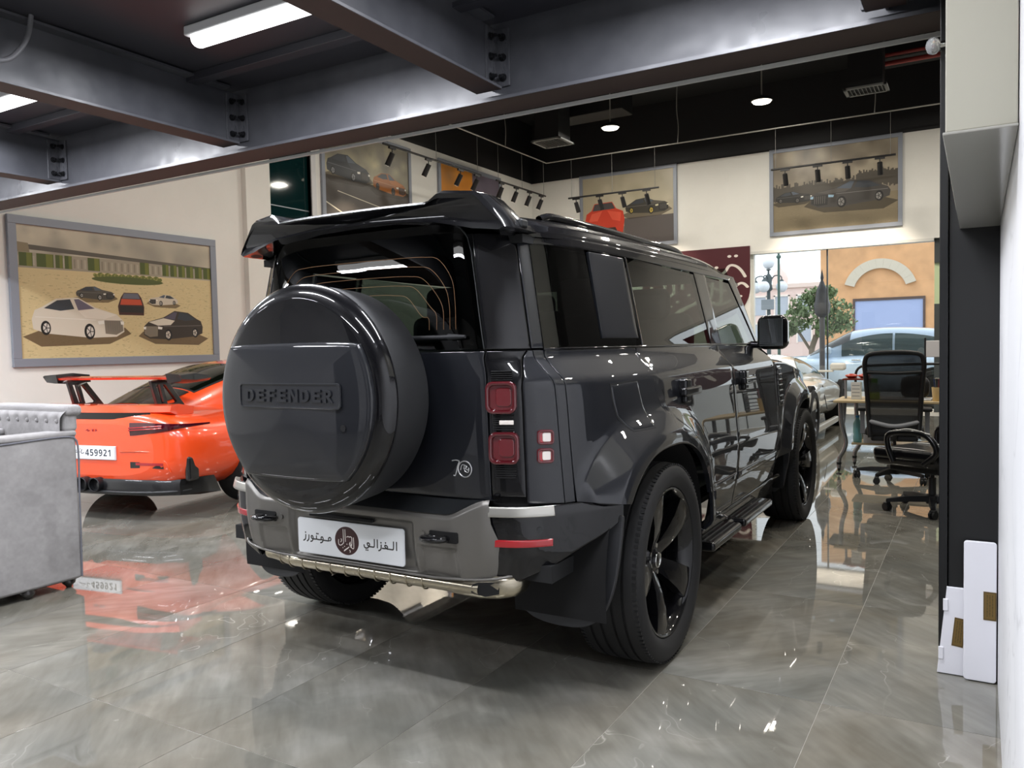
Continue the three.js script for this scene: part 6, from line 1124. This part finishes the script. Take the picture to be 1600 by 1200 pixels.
  obj('box_body', rspan(-0.045, 0.045, 0, 0.17, -0.04, 0.04, 0.003), std({ color: 0xd7d8d6, roughness: 0.5 }), ct); for (let i = 0; i < 4; i++) obj('print_band', span(-0.036, 0.036, 0.03 + i * 0.035, 0.038 + i * 0.035, 0.0402, 0.0406), std({ color: 0x8d9296, roughness: 0.5 }), ct);
  const rk = thing('file_rack', 'grey metal file rack with slotted trays on the desk', 'rack', [D[0] + 0.40, 0.7405, D[1] - 0.02]); for (let i = 0; i < 5; i++) obj('tray', rspan(-0.08, 0.08, 0.02 + i * 0.034, 0.026 + i * 0.034, -0.1, 0.1, 0.002), mAlu, rk); for (const s of [-1, 1]) obj('side_plate', rspan(s * 0.08 - 0.003, s * 0.08 + 0.003, 0, 0.18, -0.1, 0.1, 0.001), mDarkMetal, rk);
  const cup = thing('pen_cup', 'cream pen cup holding pencils on the desk', 'cup', [D[0] + 0.25, 0.7405, D[1] + 0.22]); obj('cup', lathe([[0, 0], [0.04, 0], [0.05, 0.13], [0.047, 0.13], [0.037, 0.005], [0, 0.005]], 28), std({ color: 0xe0c58f, roughness: 0.5 }), cup); [[0.01, 0.02, 0x7c2f3c], [-0.02, 0.0, 0x23355c], [0.02, -0.015, 0xa8322c], [-0.005, 0.018, 0x1f2226]].forEach(([x, z, c]) => obj('pencil', cylBetween([x * 0.3, 0.02, z * 0.3], [x * 1.6, 0.21, z * 1.6], 0.006), std({ color: c, roughness: 0.5 }), cup));
  const kb = at('laptop', [rspan(-0.22, 0.22, 0, 0.018, -0.12, 0.12, 0.005), rspan(-0.22, 0.22, 0.0, 0.012, 0.1, 0.13, 0.004)], std({ color: 0xb4b6b8, roughness: 0.35, metalness: 0.4 }), 'closed silver laptop lying on the desk behind the mesh chair', 'laptop', -0.02, 0.74, 0.12);
  const mon = thing('monitor', 'desk monitor with white rear panel on a stand beside the pillar', 'monitor', [D[0] + 0.30, 0.949, D[1] - 0.04], -0.1); obj('screen_back', rspan(-0.16, 0.3, 0.20, 0.36, -0.02, 0.02, 0.006), std({ color: 0xe8e6e6, roughness: 0.4 }), mon); obj('bezel', [rspan(-0.175, -0.16, 0.10, 0.39, -0.02, 0.02, 0.003)], mFrame, mon); obj('stand', [cylBetween([0.06, 0, 0], [0.06, 0.22, 0], 0.014), rbox(0.2, 0.012, 0.12, 0.005, 0.06, 0.003, 0)], mFrame, mon);
  at('padded_bag', rbox(0.26, 0.22, 0.2, 0.08, 0, 0.11, 0, 4), mPad, 'black padded bag resting on the desk behind the mesh chair', 'bag', 0.04, 0.74, -0.12);
  at('paper_pile', [rbox(0.11, 0.03, 0.2, 0.008, 0, 0.015, 0), rbox(0.1, 0.05, 0.16, 0.02, 0, 0.05, 0)], std({ color: 0xe9e9e6, roughness: 0.8 }), 'crumpled white papers on the dark shelf of the desk', 'papers', 0.56, 0.946, 0.02);
  const wb2 = thing('water_bottle', 'pale blue water bottle standing on the lower desk shelf', 'bottle', [D[0] - 0.47, 0.30, D[1] + 0.04]); obj('bottle_body', lathe([[0, 0], [0.04, 0], [0.042, 0.06], [0.036, 0.08], [0.042, 0.1], [0.042, 0.19], [0.02, 0.235], [0.016, 0.25]], 24), phy({ color: 0x9fd0d2, roughness: 0.08, transmission: 0.5, thickness: 0 }), wb2); obj('cap', new THREE.CylinderGeometry(0.018, 0.018, 0.02, 18).translate(0, 0.26, 0), std({ color: 0x3a78a8 }), wb2);
  at('shelf_box', rspan(-0.13, 0.13, 0, 0.11, -0.1, 0.1, 0.006), std({ color: 0xd8d8da, roughness: 0.5 }), 'white box on the lower desk shelf beside the water bottle', 'box', -0.28, 0.30, 0.0);
}
// ---------------------------------------------------------------- the street outside
struct('ground_street', span(-60, 60, -0.25, -0.06, -90, ZB - 0.25), std({ color: 0x9a9790, roughness: 0.9 }), 'pale grey street and pavement outside');
{
  const t = thing('shop_building', 'orange rendered building with a pale stone arch over a grey shutter', 'building', [-1.35, -0.05, -32]);
  const mOr = std({ map: dataTex(512, 512, (u, v) => { const a = fbm(u, v, 4, 5, 401), b = fbm(u, v, 16, 3, 403); const k = 1 + 0.16 * (a - 0.5) + 0.1 * (b - 0.5); return [218 * k, 170 * k, 126 * k]; }), roughness: 0.85 }), mStone = std({ color: 0xd2c9b8, roughness: 0.8 });
  obj('wall', uvBox(span(-2.24, 3.0, 0, 8, -3, 0), 0.2), mOr, t);
  for (let i = 0; i < 11; i++) { // arch voussoirs
    const a0 = lerp(rad(17), rad(163), i / 11) + 0.0008, a1 = lerp(rad(17), rad(163), (i + 1) / 11) - 0.0008, pts = [];
    for (let k = 0; k <= 4; k++) pts.push([1.36 * Math.cos(lerp(a0, a1, k / 4)), 1.36 * Math.sin(lerp(a0, a1, k / 4))]); for (let k = 4; k >= 0; k--) pts.push([0.98 * Math.cos(lerp(a0, a1, k / 4)), 0.98 * Math.sin(lerp(a0, a1, k / 4))]);
    obj('arch_stone', extr(pts, 0.16, 0.002).translate(0.0, 3.24, -0.02), mStone, t);
  }
  obj('ledge', rspan(-0.6, 1.0, 5.2, 5.34, -0.05, 0.12, 0.02), mStone, t);
  const sh = sub('shutter', t); obj('shutter_frame', [span(-1.0, 1.62, 2.95, 3.05, -0.02, 0.06), span(-1.0, -0.92, 0, 2.95, -0.02, 0.06), span(1.54, 1.62, 0, 2.95, -0.02, 0.06)], std({ color: 0x5b4a44, roughness: 0.6 }), sh); obj('shutter_sheet', rspan(-0.92, 1.54, 0.02, 2.95, -0.02, 0.015, 0.004), std({ color: 0xa9b9e2, roughness: 0.5 }), sh);
}
{
  const mIron = std({ color: 0x4a5558, roughness: 0.5 }), mGlobe = phy({ color: 0xe4e9f2, roughness: 0.35 });
  const t = thing('street_lamp', 'ornate street lamp with four white globes seen through the window', 'street lamp', [-3.92, -0.06, -24]);
  obj('pole', [cylBetween([0, 0, 0], [0, 3.3, 0], 0.075, 0.055), cylBetween([0, 3.2, 0], [0, 3.75, 0], 0.045, 0.03), lathe([[0.06, 3.05], [0.13, 3.12], [0.1, 3.3], [0.12, 3.5], [0.05, 3.62]], 20), lathe([[0, 3.72], [0.09, 3.78], [0.06, 3.74]], 16)], mIron, t);
  obj('globe', sph(0.19, 0, 3.98, 0), mGlobe, t);
  for (const [dx, dz] of [[-0.42, 0], [0.42, 0], [-0.06, 0.42]]) { obj('scroll_arm', tube([[0, 3.25, 0], [dx * 0.45, 3.55, dz * 0.45], [dx * 0.95, 3.52, dz * 0.95], [dx, 3.38, dz]], 0.02, 24, 6), mIron, t); obj('globe', sph(0.185, dx, 3.19, dz), mGlobe, t); obj('globe_cap', new THREE.CylinderGeometry(0.04, 0.08, 0.07, 16).translate(dx, 3.39, dz), mIron, t); }
  obj('sign_box', [rbox(0.4, 0.34, 0.12, 0.02, -0.02, 2.62, 0.06)], std({ color: 0x8d949b, roughness: 0.5 }), t); obj('clock_disc', new THREE.CylinderGeometry(0.16, 0.16, 0.06, 28).rotateX(Math.PI / 2).translate(-0.08, 2.1, 0.08), mGlobe, t);
  const p = thing('slim_pole', 'slim dark green flag pole outside the window', 'pole', [-2.55, -0.06, -19]); obj('pole', cylBetween([0, 0, 0], [0, 4.2, 0], 0.045, 0.03), std({ color: 0x4f6a63, roughness: 0.5 }), p); obj('collar', lathe([[0.03, 3.6], [0.06, 3.63], [0.06, 3.68], [0.03, 3.7]], 16), std({ color: 0x4f6a63, roughness: 0.5 }), p);
  const l = thing('bollard_lantern', 'dark lantern post with a pointed finial beside the glass joint', 'lamp post', [-0.66, -0.06, -15.0 + 1.0]); const mD = std({ color: 0x4a4a50, roughness: 0.5 });
  obj('post', cylBetween([0, 0, 0], [0, 2.25, 0], 0.055, 0.05), mD, l); obj('lantern', lathe([[0.04, 1.85], [0.15, 1.95], [0.17, 2.12], [0.14, 2.2], [0.11, 2.42], [0.06, 2.52], [0.03, 2.6]], 6), mD, l); obj('finial', lathe([[0.02, 2.6], [0.035, 2.66], [0.02, 2.74], [0, 2.84]], 12), mD, l);
}
{
  const t = thing('street_tree', 'small leafy green tree growing in front of the orange building', 'tree', [-1.83, -0.06, -20]);
  const mBark = std({ color: 0x8a7f72, roughness: 0.9 });
  obj('trunk', [tube([[0, 0, 0], [0.02, 0.6, 0], [-0.06, 1.1, 0.02], [0.06, 1.55, 0]], 0.075, 30, 8), tube([[-0.04, 1.05, 0], [-0.3, 1.5, 0.05], [-0.55, 1.9, 0]], 0.04, 20, 6), tube([[0.03, 1.4, 0], [0.3, 1.9, -0.05], [0.55, 2.3, 0]], 0.04, 20, 6), tube([[0.05, 1.5, 0], [0.1, 2.1, 0.1], [0.05, 2.75, 0.05]], 0.035, 20, 6)], mBark, t);
  const leaf = new THREE.PlaneGeometry(0.09, 0.045), N = 2600, mLeaf = phy({ color: 0xffffff, roughness: 0.8, side: THREE.DoubleSide });
  const im = new THREE.InstancedMesh(leaf, mLeaf, N); im.name = 'foliage'; im.userData.kind = 'stuff';
  const M = new THREE.Matrix4(), Q = new THREE.Quaternion(), E = new THREE.Euler(), C = new THREE.Color();
  const blobs = [[-0.5, 1.95, 0, 0.42], [0.1, 2.1, 0.1, 0.5], [0.6, 2.2, 0, 0.42], [0.0, 2.62, 0, 0.33], [-0.3, 2.35, -0.1, 0.4], [0.75, 1.85, 0.05, 0.34], [-0.75, 1.7, 0.05, 0.28], [0.35, 1.75, 0.2, 0.36], [0.35, 2.7, 0, 0.24]];
  for (let i = 0; i < N; i++) { const b = blobs[Math.floor(rnd() * blobs.length)], a = rnd() * 6.283, c = rnd() * 2 - 1, r = b[3] * Math.cbrt(rnd()), s = Math.sqrt(1 - c * c); E.set(rnd() * 6, rnd() * 6, rnd() * 6); Q.setFromEuler(E); const k = 0.7 + rnd() * 0.9; M.compose(V(b[0] + r * s * Math.cos(a), b[1] + r * c * 0.8, b[2] + r * s * Math.sin(a)), Q, V(k, k, k)); im.setMatrixAt(i, M); const h = rnd(); C.setRGB(lerp(0.16, 0.34, h), lerp(0.24, 0.42, h), lerp(0.10, 0.24, h)); im.setColorAt(i, C); }
  t.add(im);
}
{
  const t = thing('pink_building', 'distant pink arcaded building with small domes across the street', 'building', [-14, 0, -70]);
  const mP = std({ color: 0xe6cfc8, roughness: 0.9 }), mWn = std({ color: 0xb4bcc9, roughness: 0.4 });
  obj('wall', span(-10, 16, 0, 6.0, -4, 0), mP, t); obj('cornice', rspan(-10.2, 16.2, 6.0, 6.4, -4, 0.2, 0.05), std({ color: 0xe6d2c9, roughness: 0.8 }), t);
  for (const x of [0.6, 9.2, 14]) { obj('dome', lathe([[0, 1.9], [0.12, 1.5], [0.5, 1.1], [0.7, 0.6], [0.65, 0.1], [0.65, 0]], 20).translate(x, 6.4, -1.5), mP, t); }
  for (let r = 0; r < 2; r++) for (let i = 0; i < 13; i++) { const w = sub('window', t); obj('pane', span(-9 + i * 1.9, -7.9 + i * 1.9, 1.3 + r * 2.4, 2.9 + r * 2.4, -0.05, 0.03), mWn, w); obj('window_surround', [span(-9.12 + i * 1.9, -9 + i * 1.9, 1.2 + r * 2.4, 3 + r * 2.4, -0.05, 0.12), span(-7.9 + i * 1.9, -7.78 + i * 1.9, 1.2 + r * 2.4, 3 + r * 2.4, -0.05, 0.12), span(-9.12 + i * 1.9, -7.78 + i * 1.9, 2.9 + r * 2.4, 3.05 + r * 2.4, -0.05, 0.12)], std({ color: 0xf0e6de, roughness: 0.8 }), w); }
  for (const [x, z, c, lab] of [[-4.6, -27, 0x6b7178, 'dark grey car parked across the street'], [0.9, -23.2, 0xcfd4dc, 'white car parked behind the street lamp']]) {
    const k = thing('parked_car', lab, 'car', [x, -0.06, z], rad(90), 'cars parked across the street'), m = phy({ color: c, roughness: 0.35, clearcoat: 0.8 });
    const st = [[0.0, 0.75, 0.4, 0.85, 4, 0.65], [-0.1, 0.86, 0.28, 0.95, 4, 0.65], [-1, 0.9, 0.25, 0.98, 4, 0.65], [-3.4, 0.9, 0.25, 0.94, 4, 0.65], [-4.3, 0.82, 0.3, 0.82, 4, 0.6], [-4.5, 0.6, 0.4, 0.72, 4, 0.58]], cb = [[-0.3, 0.55, 0.7, 0.98, 3, 0.85], [-0.9, 0.66, 0.7, 1.38, 3.4, 0.9], [-2.1, 0.68, 0.7, 1.42, 3.4, 0.9], [-3.1, 0.72, 0.7, 0.98, 3, 0.85]];
    obj('body', loftBody(st, { N: 24 }), m, k); obj('cabin', loftBody(cb, { N: 20 }), phy({ color: lin(0.03, 0.04, 0.05), roughness: 0.08 }), k); obj('roof', patchOn(cb, -0.95, -2.2, 0.75, Math.PI - 0.75, 0.01, 8, 10), m, k);
    for (const sg of [1, -1]) for (const wz of [-0.9, -3.6]) obj('wheel', new THREE.CylinderGeometry(0.32, 0.32, 0.2, 24).rotateZ(Math.PI / 2).translate(sg * 0.8, 0.32, wz), mRubber, k);
  }
  one('hedge_strip', rspan(-8.5, -2.6, -0.06, 0.55, -21.9, -21.3, 0.15), std({ color: 0x5f7a3a, roughness: 0.95 }), 'low clipped hedge strip across the street', 'hedge');
}

scene.traverse((o) => { if (o.isMesh) { o.castShadow = true; o.receiveShadow = true; } });
renderer.render(scene, camera);
